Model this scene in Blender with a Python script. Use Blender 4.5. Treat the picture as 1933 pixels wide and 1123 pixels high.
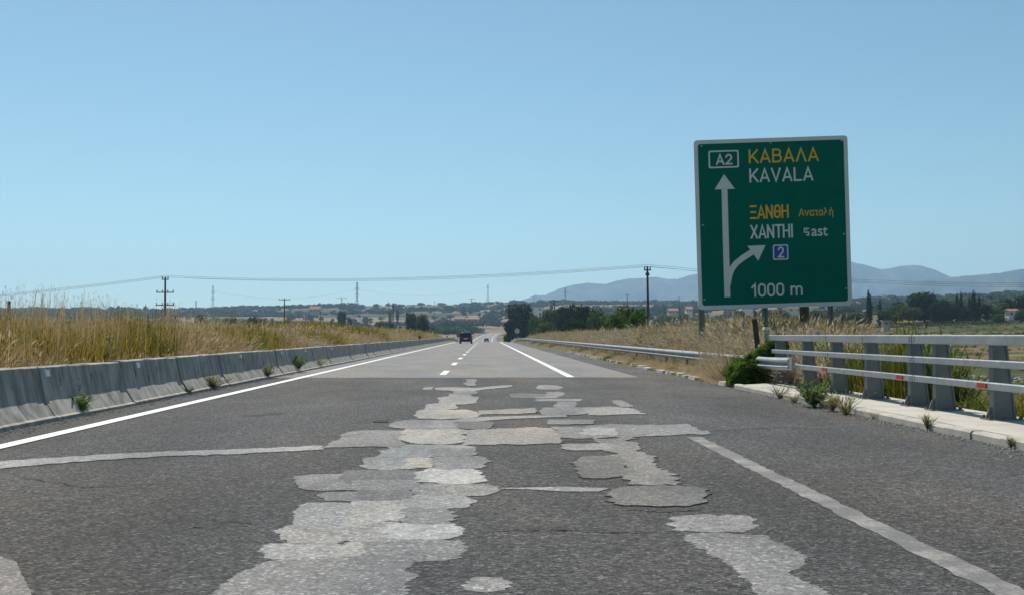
import bpy, math, random
import numpy as np
from mathutils import Vector, Matrix, noise as mn

for _o in list(bpy.data.objects):
    bpy.data.objects.remove(_o)
random.seed(7)
RNG = np.random.default_rng(7)
SC = bpy.context.scene
COL = SC.collection
R = math.radians

# ------------------------------------------------------------------ camera
FPX, CX, CY, CAMH = 2100.0, 966.5, 561.5, 1.2
TH = math.atan(49.5 / FPX)
PI_ = math.atan(70.5 / FPX)
cam = bpy.data.cameras.new('camera')
cam.sensor_width = 36.0
cam.lens = 36.0 * FPX / 1933.0
cam.clip_start = 0.1
cam.clip_end = 40000
cam_o = bpy.data.objects.new('camera', cam)
COL.objects.link(cam_o)
cam_o.location = (0, 0, CAMH)
cam_o.rotation_euler = (math.pi / 2 + PI_, 0, -TH)
SC.camera = cam_o

# ------------------------------------------------------------------ daylight
SUN_EL, SUN_AZ = 57.0, -20.0          # azimuth from +Y (the driving direction), negative = to the left
w = bpy.data.worlds.new('World')
SC.world = w
w.use_nodes = True
wn = w.node_tree.nodes
bg = wn['Background']
sky = wn.new('ShaderNodeTexSky')
sky.sky_type = 'NISHITA'
sky.sun_disc = False
sky.sun_elevation = R(SUN_EL)
sky.sun_rotation = R(SUN_AZ)
sky.altitude = 100
sky.air_density = 0.92
sky.dust_density = 0.3
sky.ozone_density = 2.5
_tn = wn.new('ShaderNodeMix')
_tn.data_type = 'RGBA'
_tn.blend_type = 'MULTIPLY'
_tn.inputs[0].default_value = 1.0
_tn.inputs[7].default_value = (.79, .98, .87, 1)      # the camera's white balance
w.node_tree.links.new(sky.outputs[0], _tn.inputs[6])
w.node_tree.links.new(_tn.outputs[2], bg.inputs[0])
bg.inputs[1].default_value = 0.093
sun = bpy.data.lights.new('sun', 'SUN')
sun.energy = 4.7
sun.angle = R(0.53)
sun.color = (1.0, 0.93, 0.83)
sun_o = bpy.data.objects.new('sun', sun)
COL.objects.link(sun_o)
sd = Vector((math.sin(R(SUN_AZ)) * math.cos(R(SUN_EL)), math.cos(R(SUN_AZ)) * math.cos(R(SUN_EL)), math.sin(R(SUN_EL))))
sun_o.rotation_euler = sd.to_track_quat('Z', 'Y').to_euler()
SC.view_settings.view_transform = 'Standard'
SC.view_settings.look = 'None'
SC.view_settings.gamma = 1.0
SC.view_settings.use_curve_mapping = False
SC.view_settings.exposure = 0.25
SC.cycles.max_bounces = 6
SC.cycles.volume_bounces = 2
SC.cycles.transparent_max_bounces = 6

HAZE_DENSITY = 1.45e-4


# ------------------------------------------------------------------ helpers
def pix_dir(px, py):
    a, b = (px - CX) / FPX, -(py - CY) / FPX
    r = Vector((math.cos(TH), -math.sin(TH), 0))
    f = Vector((math.sin(TH) * math.cos(PI_), math.cos(TH) * math.cos(PI_), math.sin(PI_)))
    u = Vector((-math.sin(TH) * math.sin(PI_), -math.cos(TH) * math.sin(PI_), math.cos(PI_)))
    return f + a * r + b * u


def at(px, py, Y):
    """the place at distance Y along the road that a sight line through the photograph meets"""
    d = pix_dir(float(px), float(py))
    return Vector((0, 0, CAMH)) + d * (float(Y) / d.y)


def ground(px, py, z=0.0):
    d = pix_dir(float(px), float(py))
    return Vector((0, 0, CAMH)) + d * ((z - CAMH) / d.z)


def tag(o, label=None, cat=None, group=None, kind=None):
    if label: o['label'] = label
    if cat: o['category'] = cat
    if group: o['group'] = group
    if kind: o['kind'] = kind
    return o


def empty(name, loc=(0, 0, 0), rot=(0, 0, 0), label=None, cat=None, group=None):
    o = bpy.data.objects.new(name, None)
    COL.objects.link(o)
    o.location = loc
    o.rotation_euler = rot
    o.empty_display_size = 0.3
    return tag(o, label, cat, group)


def link(name, mesh, parent=None, loc=None, rot=None):
    o = bpy.data.objects.new(name, mesh)
    COL.objects.link(o)
    if parent is not None: o.parent = parent
    if loc is not None: o.location = loc
    if rot is not None: o.rotation_euler = rot
    return o


class MB:
    """collects vertices and faces of ONE mesh"""

    def __init__(self):
        self.v, self.f, self.m, self.c = [], [], [], []

    def face(self, pts, mat=0, col=None):
        i = len(self.v)
        self.v.extend([tuple(p) for p in pts])
        self.f.append(tuple(range(i, i + len(pts))))
        self.m.append(mat)
        self.c.append(col)

    def grid(self, rows, mat=0, close_u=False):
        i = len(self.v)
        n = len(rows[0])
        for r in rows: self.v.extend([tuple(p) for p in r])
        for a in range(len(rows) - 1):
            for b in range(n if close_u else n - 1):
                c = (b + 1) % n
                self.f.append((i + a * n + b, i + a * n + c, i + (a + 1) * n + c, i + (a + 1) * n + b))
                self.m.append(mat)
                self.c.append(None)

    def box(self, c, s, rot=None, mat=0, taper=None, bev=0.0):
        hx, hy, hz = s[0] / 2, s[1] / 2, s[2] / 2
        tx, ty = taper or (1, 1)
        c = Vector(c)
        P = []
        if bev:
            b = min(bev, hx * .45, hy * .45)
            ring = [(hx - b, -hy), (hx, -hy + b), (hx, hy - b), (hx - b, hy), (-hx + b, hy), (-hx, hy - b), (-hx, -hy + b), (-hx + b, -hy)]
        else:
            ring = [(hx, -hy), (hx, hy), (-hx, hy), (-hx, -hy)]
        n = len(ring)
        for z, k in ((-hz, (1, 1)), (hz, (tx, ty))):
            for x, y in ring:
                p = Vector((x * k[0], y * k[1], z))
                if rot is not None: p = rot @ p
                P.append(p + c)
        i = len(self.v)
        self.v.extend([tuple(p) for p in P])
        F = [tuple(range(n - 1, -1, -1)), tuple(range(n, 2 * n))] + [(a, (a + 1) % n, n + (a + 1) % n, n + a) for a in range(n)]
        for f in F:
            self.f.append(tuple(i + a for a in f))
            self.m.append(mat)
            self.c.append(None)

    def tube(self, pts, rad, n=6, mat=0, cap=True):
        pts = [Vector(p) for p in pts]
        rads = rad if hasattr(rad, '__len__') else [rad] * len(pts)
        rows = []
        for k, p in enumerate(pts):
            t = (pts[min(k + 1, len(pts) - 1)] - pts[max(k - 1, 0)]).normalized()
            a = t.cross(Vector((0, 0, 1)))
            if a.length < 1e-3: a = t.cross(Vector((1, 0, 0)))
            a.normalize()
            b = t.cross(a)
            rows.append([p + (a * math.cos(2 * math.pi * j / n) + b * math.sin(2 * math.pi * j / n)) * rads[k] for j in range(n)])
        self.grid(rows, mat, close_u=True)
        if cap:
            self.face(rows[0][::-1], mat)
            self.face(rows[-1], mat)

    def prism(self, poly, axis, a, b, mat=0):
        """extrude a 2-D outline along an axis from a to b"""
        def P(q, t):
            return {'x': (t, q[0], q[1]), 'y': (q[0], t, q[1]), 'z': (q[0], q[1], t)}[axis]
        i = len(self.v)
        n = len(poly)
        self.v.extend([P(q, a) for q in poly] + [P(q, b) for q in poly])
        for f in [tuple(range(n))[::-1], tuple(range(n, 2 * n))] + [(k, (k + 1) % n, n + (k + 1) % n, n + k) for k in range(n)]:
            self.f.append(tuple(i + q for q in f))
            self.m.append(mat)
            self.c.append(None)

    def mesh(self, name, mats, smooth=False, fix=True):
        me = bpy.data.meshes.new(name)
        me.from_pydata(self.v, [], self.f)
        if not isinstance(mats, (list, tuple)): mats = [mats]
        for m in mats: me.materials.append(m)
        if len(mats) > 1: me.polygons.foreach_set('material_index', self.m)
        if any(c is not None for c in self.c):
            at_ = me.attributes.new('tint', 'FLOAT', 'FACE')
            at_.data.foreach_set('value', [c or 0.0 for c in self.c])
        if smooth: me.polygons.foreach_set('use_smooth', [True] * len(self.f))
        me.update()
        if fix:
            import bmesh
            bm = bmesh.new()
            bm.from_mesh(me)
            bmesh.ops.recalc_face_normals(bm, faces=bm.faces)
            bm.to_mesh(me)
            bm.free()
        return me

    def obj(self, name, mats, parent=None, loc=None, rot=None, smooth=False, fix=True):
        return link(name, self.mesh(name, mats, smooth, fix), parent, loc, rot)


def copy_tree(o, parent=None, name=None):
    c = o.copy()
    if name: c.name = name
    COL.objects.link(c)
    if parent is not None: c.parent = parent
    for ch in list(o.children): copy_tree(ch, c)
    return c


ORD = ['first', 'second', 'third', 'fourth', 'fifth', 'sixth', 'seventh', 'eighth', 'ninth', 'tenth', 'eleventh', 'twelfth', 'thirteenth',
       'fourteenth', 'fifteenth', 'sixteenth', 'seventeenth', 'eighteenth', 'nineteenth', 'twentieth']


# ------------------------------------------------------------------ materials
def mat(name):
    m = bpy.data.materials.new(name)
    m.use_nodes = True
    nt = m.node_tree
    return m, nt, nt.nodes['Principled BSDF']


def N(nt, t, **kw):
    n = nt.nodes.new(t)
    for k, v in kw.items():
        if k in n.inputs: n.inputs[k].default_value = v
        else: setattr(n, k, v)
    return n


def L(nt, a, b): nt.links.new(a, b)


def noise_tex(nt, scale, detail=4, rough=.6, coord='Object', stretch=None, vec=None):
    if vec is None:
        tc = N(nt, 'ShaderNodeTexCoord')
        vec = tc.outputs[coord]
    if stretch:
        mp = N(nt, 'ShaderNodeMapping')
        mp.inputs['Scale'].default_value = stretch
        L(nt, vec, mp.inputs[0])
        vec = mp.outputs[0]
    n = N(nt, 'ShaderNodeTexNoise')
    n.inputs['Scale'].default_value = scale
    n.inputs['Detail'].default_value = detail
    n.inputs['Roughness'].default_value = rough
    L(nt, vec, n.inputs['Vector'])
    return n.outputs['Fac']


def ramp(nt, fac, stops):
    r = N(nt, 'ShaderNodeValToRGB')
    e = r.color_ramp.elements
    while len(e) < len(stops): e.new(0.5)
    for k, (p, c) in enumerate(stops):
        e[k].position = p
        e[k].color = tuple(c) + (1,) if len(c) == 3 else c
    L(nt, fac, r.inputs[0])
    return r.outputs[0]


def mixc(nt, fac, a, b, mode='MIX'):
    m = N(nt, 'ShaderNodeMix', data_type='RGBA', blend_type=mode)
    for s, q in ((0, fac), (6, a), (7, b)):
        if hasattr(q, 'is_linked') or hasattr(q, 'links'): L(nt, q, m.inputs[s])
        else: m.inputs[s].default_value = q if s == 0 else tuple(q) + (1,)
    return m.outputs[2]


def grey(v): return (v, v, v)


def bumpn(nt, h, strength, dist, bsdf):
    b = N(nt, 'ShaderNodeBump')
    b.inputs['Strength'].default_value = strength
    b.inputs['Distance'].default_value = dist
    L(nt, h, b.inputs['Height'])
    L(nt, b.outputs[0], bsdf.inputs['Normal'])


def simple(name, c, rough=.6, metal=0.0, var=.15, scale=6.0, bump=0.0, spec=.5, c2=None):
    m, nt, b = mat(name)
    f = noise_tex(nt, scale, 5, .65)
    lo = tuple(x * (1 - var) for x in c)
    hi = c2 or tuple(min(1, x * (1 + var)) for x in c)
    L(nt, ramp(nt, f, [(.3, lo), (.7, hi)]), b.inputs['Base Color'])
    b.inputs['Roughness'].default_value = rough
    b.inputs['Metallic'].default_value = metal
    b.inputs['Specular IOR Level'].default_value = spec
    if bump: bumpn(nt, noise_tex(nt, scale * 6, 4, .7), bump, .01, b)
    return m


def asphalt(name, base, tintc, stone=70.0, contrast=.6, wear=.35, bump=.8, coord='Object'):
    """bituminous aggregate: stones in a dark binder, long tracks and blotches worn paler"""
    m, nt, b = mat(name)
    tc = N(nt, 'ShaderNodeTexCoord')
    v = tc.outputs[coord]
    vo = N(nt, 'ShaderNodeTexVoronoi')
    vo.inputs['Scale'].default_value = stone
    vo.inputs['Randomness'].default_value = 1.0
    L(nt, v, vo.inputs['Vector'])
    sx = N(nt, 'ShaderNodeSeparateColor')
    L(nt, vo.outputs['Color'], sx.inputs[0])
    lo, hi = base * (1 - contrast), base * (1 + contrast)
    st = ramp(nt, sx.outputs[0], [(0.0, tuple(lo * t for t in tintc)), (.55, tuple(base * t for t in tintc)), (.9, tuple(hi * t for t in tintc)),
                                  (1.0, tuple(min(.6, hi * 1.9) * t for t in tintc))])
    fine = noise_tex(nt, stone * 2.2, 3, .7, vec=v)
    st = mixc(nt, .35, st, ramp(nt, fine, [(.3, grey(base * .45)), (.7, grey(base * 1.5))]))
    mid = noise_tex(nt, 9.0, 5, .7, vec=v)
    st = mixc(nt, 1.0, st, ramp(nt, mid, [(.25, grey(.68)), (.75, grey(1.3))]), 'MULTIPLY')
    big = noise_tex(nt, .55, 5, .6, vec=v, stretch=(1.0, .35, 1))
    out = mixc(nt, 1.0, st, ramp(nt, big, [(.3, grey(1 - wear)), (.7, grey(1 + wear))]), 'MULTIPLY')
    dirt = noise_tex(nt, .33, 4, .6, vec=v, stretch=(1.0, .3, 1))
    out = mixc(nt, 1.0, out, ramp(nt, dirt, [(.42, (.97, 1.0, 1.02)), (.66, (1.10, 1.0, .88))]), 'MULTIPLY')
    L(nt, out, b.inputs['Base Color'])
    b.inputs['Roughness'].default_value = .88
    b.inputs['Specular IOR Level'].default_value = .3
    ad = N(nt, 'ShaderNodeMath', operation='ADD')
    L(nt, vo.outputs['Distance'], ad.inputs[0])
    L(nt, fine, ad.inputs[1])
    bumpn(nt, ad.outputs[0], bump, .012, b)
    return m


M = {}
M['asphalt_old'] = asphalt('old coarse asphalt', .092, (1.02, 1.0, .96), 50, .86, .32, 1.3)
M['asphalt_new'] = asphalt('resurfaced asphalt', .185, (1.015, 1.0, .965), 70, .35, .16, .4)
PATCH_TONES = {'w': (.33, (1, .99, .96)), 'l': (.245, (1, 1, .98)), 'g': (.185, (1.01, 1.0, .97)), 'd': (.14, (1.01, 1.0, .97)), 'c': (.30, (1.05, .98, .88)),
               'b': (.235, (1.05, .99, .91)), 'k': (.035, (1, 1, 1)), 't': (.30, (1.12, .97, .74))}
for k, (v_, t_) in PATCH_TONES.items():
    M['patch_' + k] = asphalt('patch asphalt ' + k, v_, t_, 55, .48, .42, .5)


def paint2(name, c, worn, under):
    m, nt, b = mat(name)
    tc = N(nt, 'ShaderNodeTexCoord')
    n1 = noise_tex(nt, 38, 6, .8, vec=tc.outputs['Object'])
    n2 = noise_tex(nt, 2.6, 5, .7, vec=tc.outputs['Object'])
    s = N(nt, 'ShaderNodeMath', operation='ADD')
    L(nt, n1, s.inputs[0])
    L(nt, n2, s.inputs[1])
    h = N(nt, 'ShaderNodeMath', operation='MULTIPLY')
    h.inputs[1].default_value = .5
    L(nt, s.outputs[0], h.inputs[0])
    f = ramp(nt, h.outputs[0], [(worn - .05, grey(0)), (worn + .05, grey(1))])
    col = ramp(nt, n2, [(.3, tuple(x * .82 for x in c)), (.7, c)])
    L(nt, mixc(nt, f, grey(under), col), b.inputs['Base Color'])
    b.inputs['Roughness'].default_value = .7
    bumpn(nt, n1, .3, .005, b)
    return m


M['paint'] = paint2('white road paint', (.74, .74, .72), .37, .22)
M['paint_worn'] = paint2('worn white road paint', (.26, .245, .22), .515, .105)


def concrete(name, c, scale=2.2, streak=True, dark=.55, bump=.35):
    m, nt, b = mat(name)
    tc = N(nt, 'ShaderNodeTexCoord')
    v = tc.outputs['Object']
    n1 = noise_tex(nt, scale, 6, .65, vec=v)
    col = ramp(nt, n1, [(.28, tuple(x * .72 for x in c)), (.52, c), (.8, tuple(min(1, x * 1.18) for x in c))])
    if streak:
        geo = N(nt, 'ShaderNodeNewGeometry')
        n2 = noise_tex(nt, 5.0, 4, .6, vec=geo.outputs['Position'], stretch=(1.0, 1.0, .08))
        col = mixc(nt, 1.0, col, ramp(nt, n2, [(.38, grey(dark)), (.6, grey(1.0))]), 'MULTIPLY')
    if streak:
        n4 = noise_tex(nt, 6.5, 3, .55, vec=v, stretch=(.35, 1.0, .6))
        col = mixc(nt, 1.0, col, ramp(nt, n4, [(.64, grey(1.0)), (.70, grey(.35))]), 'MULTIPLY')
    n3 = noise_tex(nt, 60, 4, .7, vec=v)
    col = mixc(nt, 1.0, col, ramp(nt, n3, [(.3, grey(.82)), (.7, grey(1.12))]), 'MULTIPLY')
    L(nt, col, b.inputs['Base Color'])
    b.inputs['Roughness'].default_value = .9
    b.inputs['Specular IOR Level'].default_value = .3
    bumpn(nt, n3, bump, .006, b)
    return m


M['barrier'] = concrete('weathered barrier concrete', (.42, .40, .355))
M['sidewalk'] = concrete('pale pavement concrete', (.45, .425, .375), 1.3, False, bump=.3)
M['kerb'] = concrete('kerb concrete', (.44, .41, .36), 3.0, False, bump=.4)


def steel(name, c, rough=.42, metal=.55):
    m, nt, b = mat(name)
    n1 = noise_tex(nt, 9, 5, .65)
    n2 = noise_tex(nt, 1.3, 4, .6)
    col = ramp(nt, n1, [(.3, tuple(x * .82 for x in c)), (.7, tuple(min(1, x * 1.1) for x in c))])
    col = mixc(nt, 1.0, col, ramp(nt, n2, [(.3, (.8, .79, .77)), (.65, (1, 1, 1))]), 'MULTIPLY')
    L(nt, col, b.inputs['Base Color'])
    b.inputs['Metallic'].default_value = metal
    L(nt, ramp(nt, n1, [(.3, grey(rough - .08)), (.7, grey(rough + .15))]), b.inputs['Roughness'])
    bumpn(nt, noise_tex(nt, 120, 3, .6), .06, .004, b)
    return m


M['steel'] = steel('galvanised steel rail', (.335, .355, .365), .46, .35)
M['steel_dark'] = steel('weathered galvanised post', (.21, .222, .226), .55, .3)
M['rust'] = simple('rusty bolt', (.12, .075, .045), .8, .1, .4, 40)
M['red'] = simple('red reflector', (.42, .02, .02), .3, 0, .2, 30)
M['reflector'] = simple('white reflector', (.72, .74, .76), .35, 0, .1, 30)
M['black'] = simple('black rubber', (.02, .02, .02), .6, 0, .3, 10)
M['wood'] = simple('tarred timber pole', (.055, .042, .032), .9, 0, .4, 12, .4)
M['wood_brown'] = simple('old timber', (.10, .075, .05), .9, 0, .45, 10, .5)
M['pylon'] = simple('painted lattice steel', (.10, .115, .12), .6, .2, .2, .5)
M['cable'] = simple('weathered conductor', (.16, .17, .18), .6, .3, .1, 1)
M['insulator'] = simple('glazed insulator', (.16, .12, .10), .25, 0, .2, 10)
M['green'] = simple('green retroreflective sheet', (.0015, .128, .092), .8, 0, .10, 1.2, 0, .0)
M['sign_white'] = simple('white retroreflective sheet', (.62, .63, .63), .5, 0, .05, 3)
M['sign_grey'] = simple('sign edge aluminium', (.42, .44, .45), .5, .3, .08, 3)
M['sign_yellow'] = simple('yellow retroreflective sheet', (.72, .40, .012), .5, 0, .08, 3)
M['sign_blue'] = simple('blue retroreflective sheet', (.008, .045, .36), .5, 0, .08, 3)
M['alu_back'] = simple('bare aluminium', (.4, .41, .42), .45, .5, .15, 5)


def leafy(name, stops, trans=.35, scale_big=.0, rough=.7):
    m, nt, b = mat(name)
    a = N(nt, 'ShaderNodeAttribute', attribute_name='tint')
    oi = N(nt, 'ShaderNodeObjectInfo')
    s = N(nt, 'ShaderNodeMath', operation='MULTIPLY_ADD')
    L(nt, oi.outputs['Random'], s.inputs[0])
    s.inputs[1].default_value = .35
    ml = N(nt, 'ShaderNodeMath', operation='MULTIPLY')
    L(nt, a.outputs['Fac'], ml.inputs[0])
    ml.inputs[1].default_value = .65
    L(nt, ml.outputs[0], s.inputs[2])
    col = ramp(nt, s.outputs[0], stops)
    nt.nodes.remove(b)
    d = N(nt, 'ShaderNodeBsdfDiffuse')
    t = N(nt, 'ShaderNodeBsdfTranslucent')
    L(nt, col, d.inputs[0])
    L(nt, col, t.inputs[0])
    mx = N(nt, 'ShaderNodeMixShader')
    mx.inputs[0].default_value = trans
    L(nt, d.outputs[0], mx.inputs[1])
    L(nt, t.outputs[0], mx.inputs[2])
    L(nt, mx.outputs[0], nt.nodes['Material Output'].inputs[0])
    return m


M['straw'] = leafy('dry straw grass', [(0, (.17, .11, .045)), (.35, (.38, .26, .115)), (.7, (.56, .42, .21)), (1, (.70, .58, .36))], .4)
M['straw_grey'] = leafy('bleached dry grass', [(0, (.20, .17, .115)), (.35, (.36, .31, .215)), (.7, (.52, .46, .335)), (1, (.68, .62, .48))], .4)
M['olive'] = leafy('golden green reed grass', [(0, (.05, .075, .014)), (.35, (.12, .14, .022)), (.65, (.30, .22, .03)), (1, (.48, .33, .06))], .45)
M['weed'] = leafy('green roadside weed', [(0, (.04, .08, .016)), (.5, (.085, .145, .034)), (1, (.18, .23, .07))], .4)
M['weed_dry'] = leafy('half dry weed', [(0, (.11, .11, .04)), (.5, (.23, .215, .09)), (1, (.40, .36, .20))], .4)
M['leaf_dark'] = leafy('dark evergreen foliage', [(0, (.018, .036, .016)), (.5, (.036, .064, .025)), (1, (.068, .10, .036))], .25)
M['leaf_mid'] = leafy('mid green foliage', [(0, (.036, .066, .022)), (.5, (.08, .122, .036)), (1, (.14, .18, .058))], .3)
M['leaf_bright'] = leafy('bright green foliage', [(0, (.04, .085, .012)), (.5, (.09, .165, .024)), (1, (.16, .25, .045))], .4)
M['leaf_olive'] = leafy('grey olive foliage', [(0, (.045, .06, .03)), (.5, (.08, .10, .05)), (1, (.13, .145, .08))], .3)
M['bark'] = simple('bark', (.09, .07, .05), .9, 0, .4, 8, .4)
M['roof'] = simple('red clay roof', (.27, .125, .085), .85, 0, .25, 1.5)
M['plaster'] = simple('white plaster', (.66, .63, .57), .85, 0, .1, .6)
M['plaster_b'] = simple('buff plaster', (.46, .38, .30), .85, 0, .12, .6)
M['glass_dark'] = simple('dark window glass', (.02, .025, .03), .12, 0, .2, 2)

# ------------------------------------------------------------------ terrain
def smooth(t):
    t = np.clip(t, 0, 1)
    return t * t * (3 - 2 * t)


def zr(y):
    """height of the carriageway along the road: flat, over a crest at 185 m, a dip, a long climb"""
    y = np.asarray(y, float)
    z = -1.7 * smooth((y - 185) / 145.)
    return z + 4.6 * smooth((y - 330) / 570.)


def xr(y):
    y = np.asarray(y, float)
    return 13.0 * np.clip((y - 420) / 480., 0, 2) ** 2


_hp = np.array([-600, 0, 250, 400, 500, 600, 700, 780, 900, 960, 1040, 1100, 1180, 1320, 1600, 1933, 2500], float)
_hy = np.array([592, 591, 590, 588, 586, 583, 581, 581, 581, 578, 579, 580, 579, 578, 578, 575, 570], float)


def hill_h(x, y):
    az = np.asarray(x, float) / np.maximum(np.asarray(y, float), 1.)
    px = 917 + 2100 * np.clip(az, -1.2, 1.2)
    return (632 - np.interp(px, _hp, _hy)) / 2100. * 2000 + 1.2


def vnoise(x, y, s, seed=0.0):
    x, y = np.broadcast_arrays(np.asarray(x, float), np.asarray(y, float))
    sh = x.shape
    out = np.fromiter((mn.noise((a * s + seed, b * s, seed)) for a, b in zip(x.ravel(), y.ravel())), float, x.size)
    return out.reshape(sh)


def edge_x(y):
    return np.interp(y, [-100, 25.4, 28, 34, 110, 170, 300], [7.25, 7.25, 9.2, 13.2, 14, 17, 20])


def terrain(x, y, rough=True):
    x, y = np.broadcast_arrays(np.asarray(x, float), np.asarray(y, float))
    zc = zr(y)
    xs = x - xr(y)
    left = zc + (-1.0 - zc) * smooth((-xs - 30) / 90.)
    fn = np.interp(y, [-100, 0, 60, 110, 200, 400], [-5, -5, -4.6, -3.0, -1.8, -.6])
    ff = np.interp(y, [-100, 80, 350, 700, 1500], [-5, -5, 4.6, 8, 12]) + .04 * (x - 122) * np.clip(y / 350., 0, 1.5)
    f = fn + (ff - fn) * smooth((xs - 20) / 60.)
    right = zc + (f - zc) * smooth((xs - edge_x(y)) / np.where(y < 26, 4.5, 9.0))
    z = np.where(xs < 0, left, right)
    h = hill_h(x, y)
    s = smooth((y - 620) / 1380.) ** 1.15
    keep = np.clip((np.abs(xs) - 8) / 25., 0, 1)
    keep = keep + (1 - keep) * smooth((y - 850) / 130.)
    s = s * keep
    z = z + (h - z) * s
    z = z - np.clip((y - 2300) / 1500., 0, 1) * 22
    if rough:
        amp = np.clip((y - 500) / 900., 0, 1) * keep
        z = z + amp * (5.0 * vnoise(x, y, 1 / 210., 3.1) + 2.0 * vnoise(x, y, 1 / 70., 9.4))
        near = np.clip((np.abs(x) - 7.5) / 6., 0, 1) * (1 - np.clip((y - 300) / 300., 0, 1))
        z = z + near * .18 * vnoise(x, y, 1 / 5., 5.5)
    road = (xs > -6.95) & (xs < 7.25) & (y < 880)
    z = np.where(road, np.minimum(z, zc - .09), z)
    return z


def tz(x, y): return float(terrain(x, y))


ys = np.concatenate([np.arange(-60, -5, 6), np.arange(-5, 60, 1.25), np.arange(60, 200, 3), np.arange(200, 480, 6), np.arange(480, 1000, 14),
                     np.arange(1000, 2500, 26), np.geomspace(2500, 7300, 26)])
g = np.geomspace(14, 7300, 95)
xs_ = np.concatenate([-g[::-1], np.arange(-13, -7.4, .8), [-7.1, -6.9, -6.3, -3, 0, 3, 5.5, 5.7, 6.4, 7.2, 7.32, 7.6], np.arange(8, 14, .6), g])
GX, GY = np.meshgrid(xs_, ys)
GXs = GX + np.where(np.abs(GX) < 60, xr(GY) * (1 - np.clip((np.abs(GX) - 20) / 40., 0, 1)) * (GY < 1000), 0)
GZ = terrain(GXs, GY)
ny, nx = GX.shape
idx = np.arange(ny * nx).reshape(ny, nx)
fc = np.stack([idx[:-1, :-1], idx[:-1, 1:], idx[1:, 1:], idx[1:, :-1]], -1).reshape(-1, 4)
gm = bpy.data.meshes.new('ground')
gm.from_pydata(np.stack([GXs, GY, GZ], -1).reshape(-1, 3).tolist(), [], fc.tolist())
gm.polygons.foreach_set('use_smooth', [True] * len(gm.polygons))


def ground_material():
    m, nt, b = mat('dry summer ground')
    geo = N(nt, 'ShaderNodeNewGeometry')
    P = geo.outputs['Position']
    sp = N(nt, 'ShaderNodeSeparateXYZ')
    L(nt, P, sp.inputs[0])
    near_n = noise_tex(nt, .9, 6, .7, vec=P)
    near = ramp(nt, near_n, [(.28, (.11, .085, .045)), (.5, (.20, .155, .08)), (.72, (.28, .225, .13))])
    # the fields on the valley floor: straw, stubble, green strips and tilled earth, long across the view
    fb = noise_tex(nt, .05, 4, .55, vec=P, stretch=(.22, 1.0, 1.0))
    field = ramp(nt, fb, [(.34, (.03, .048, .017)), (.44, (.055, .066, .026)), (.49, (.12, .095, .046)), (.55, (.185, .14, .07)), (.60, (.095, .075, .042)), (.66, (.04, .058, .02))])
    fine = noise_tex(nt, .6, 5, .7, vec=P)
    field = mixc(nt, 1.0, field, ramp(nt, fine, [(.3, grey(.7)), (.7, grey(1.25))]), 'MULTIPLY')
    # far hills: scrub, olive groves, bare red-brown slopes and pale terraces
    hb = noise_tex(nt, .0105, 6, .62, vec=P, stretch=(.5, 1.0, 1.0))
    hill = ramp(nt, hb, [(.36, (.03, .045, .02)), (.44, (.05, .06, .03)), (.48, (.11, .09, .055)), (.52, (.21, .14, .09)), (.58, (.26, .19, .125)), (.64, (.14, .10, .06)), (.68, (.06, .07, .035))])
    def fac(lo, hi, out):
        mr = N(nt, 'ShaderNodeMapRange')
        mr.inputs[1].default_value = lo
        mr.inputs[2].default_value = hi
        L(nt, out, mr.inputs[0])
        return mr.outputs[0]
    fx = fac(12, 24, sp.outputs[0])
    c1 = mixc(nt, fx, near, field)
    c2 = mixc(nt, fac(420, 680, sp.outputs[1]), c1, hill)
    L(nt, c2, b.inputs['Base Color'])
    b.inputs['Roughness'].default_value = .95
    b.inputs['Specular IOR Level'].default_value = .1
    bumpn(nt, fine, .5, .25, b)
    return m


gm.materials.append(ground_material())
tag(link('ground', gm), 'dry grass fields and low brown hills stretching to the horizon', None, None, 'structure')


# ------------------------------------------------------------------ mountains
def mountain(name, prof, D, depth, label, seed, cm):
    px = np.arange(prof[0][0], prof[-1][0] + 1, 5.0)
    py = np.interp(px, [p[0] for p in prof], [p[1] for p in prof])
    az = (px - 917) / 2100.
    H = np.maximum((632 - py) / 2100. * D + 1.2, 0)
    H = H + D / 2100. * 1.2 * vnoise(px, px * 0, 1 / 9., seed) * np.clip(H / 60., 0, 1)
    ts = np.linspace(-1, 1, 41)
    verts = []
    for t in ts:
        for k in range(len(px)):
            d = D + t * depth
            n = 0.0
            p = Vector((px[k] * .022, t * 2.6, seed))
            n = mn.noise(p) * .5 + mn.noise(p * 2.3) * .28 + mn.noise(p * 5.1) * .13
            base = (1 - abs(t)) ** .85
            rid = n * .55 * min(1, abs(t) * 3.0) * (1 - abs(t)) ** .5
            z = H[k] * min(max(base + rid, 0.0), 1 - .25 * abs(t)) - 12
            if t == 0 or abs(t) < 1e-6: z = H[k]
            verts.append((az[k] * D * (1 + .12 * t), d, z))
    n = len(px)
    faces = [(a * n + b_, a * n + b_ + 1, (a + 1) * n + b_ + 1, (a + 1) * n + b_) for a in range(len(ts) - 1) for b_ in range(n - 1)]
    me = bpy.data.meshes.new(name)
    me.from_pydata(verts, [], faces)
    me.polygons.foreach_set('use_smooth', [True] * len(faces))
    me.materials.append(cm)
    return tag(link(name, me), label, None, None, 'structure')


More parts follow.
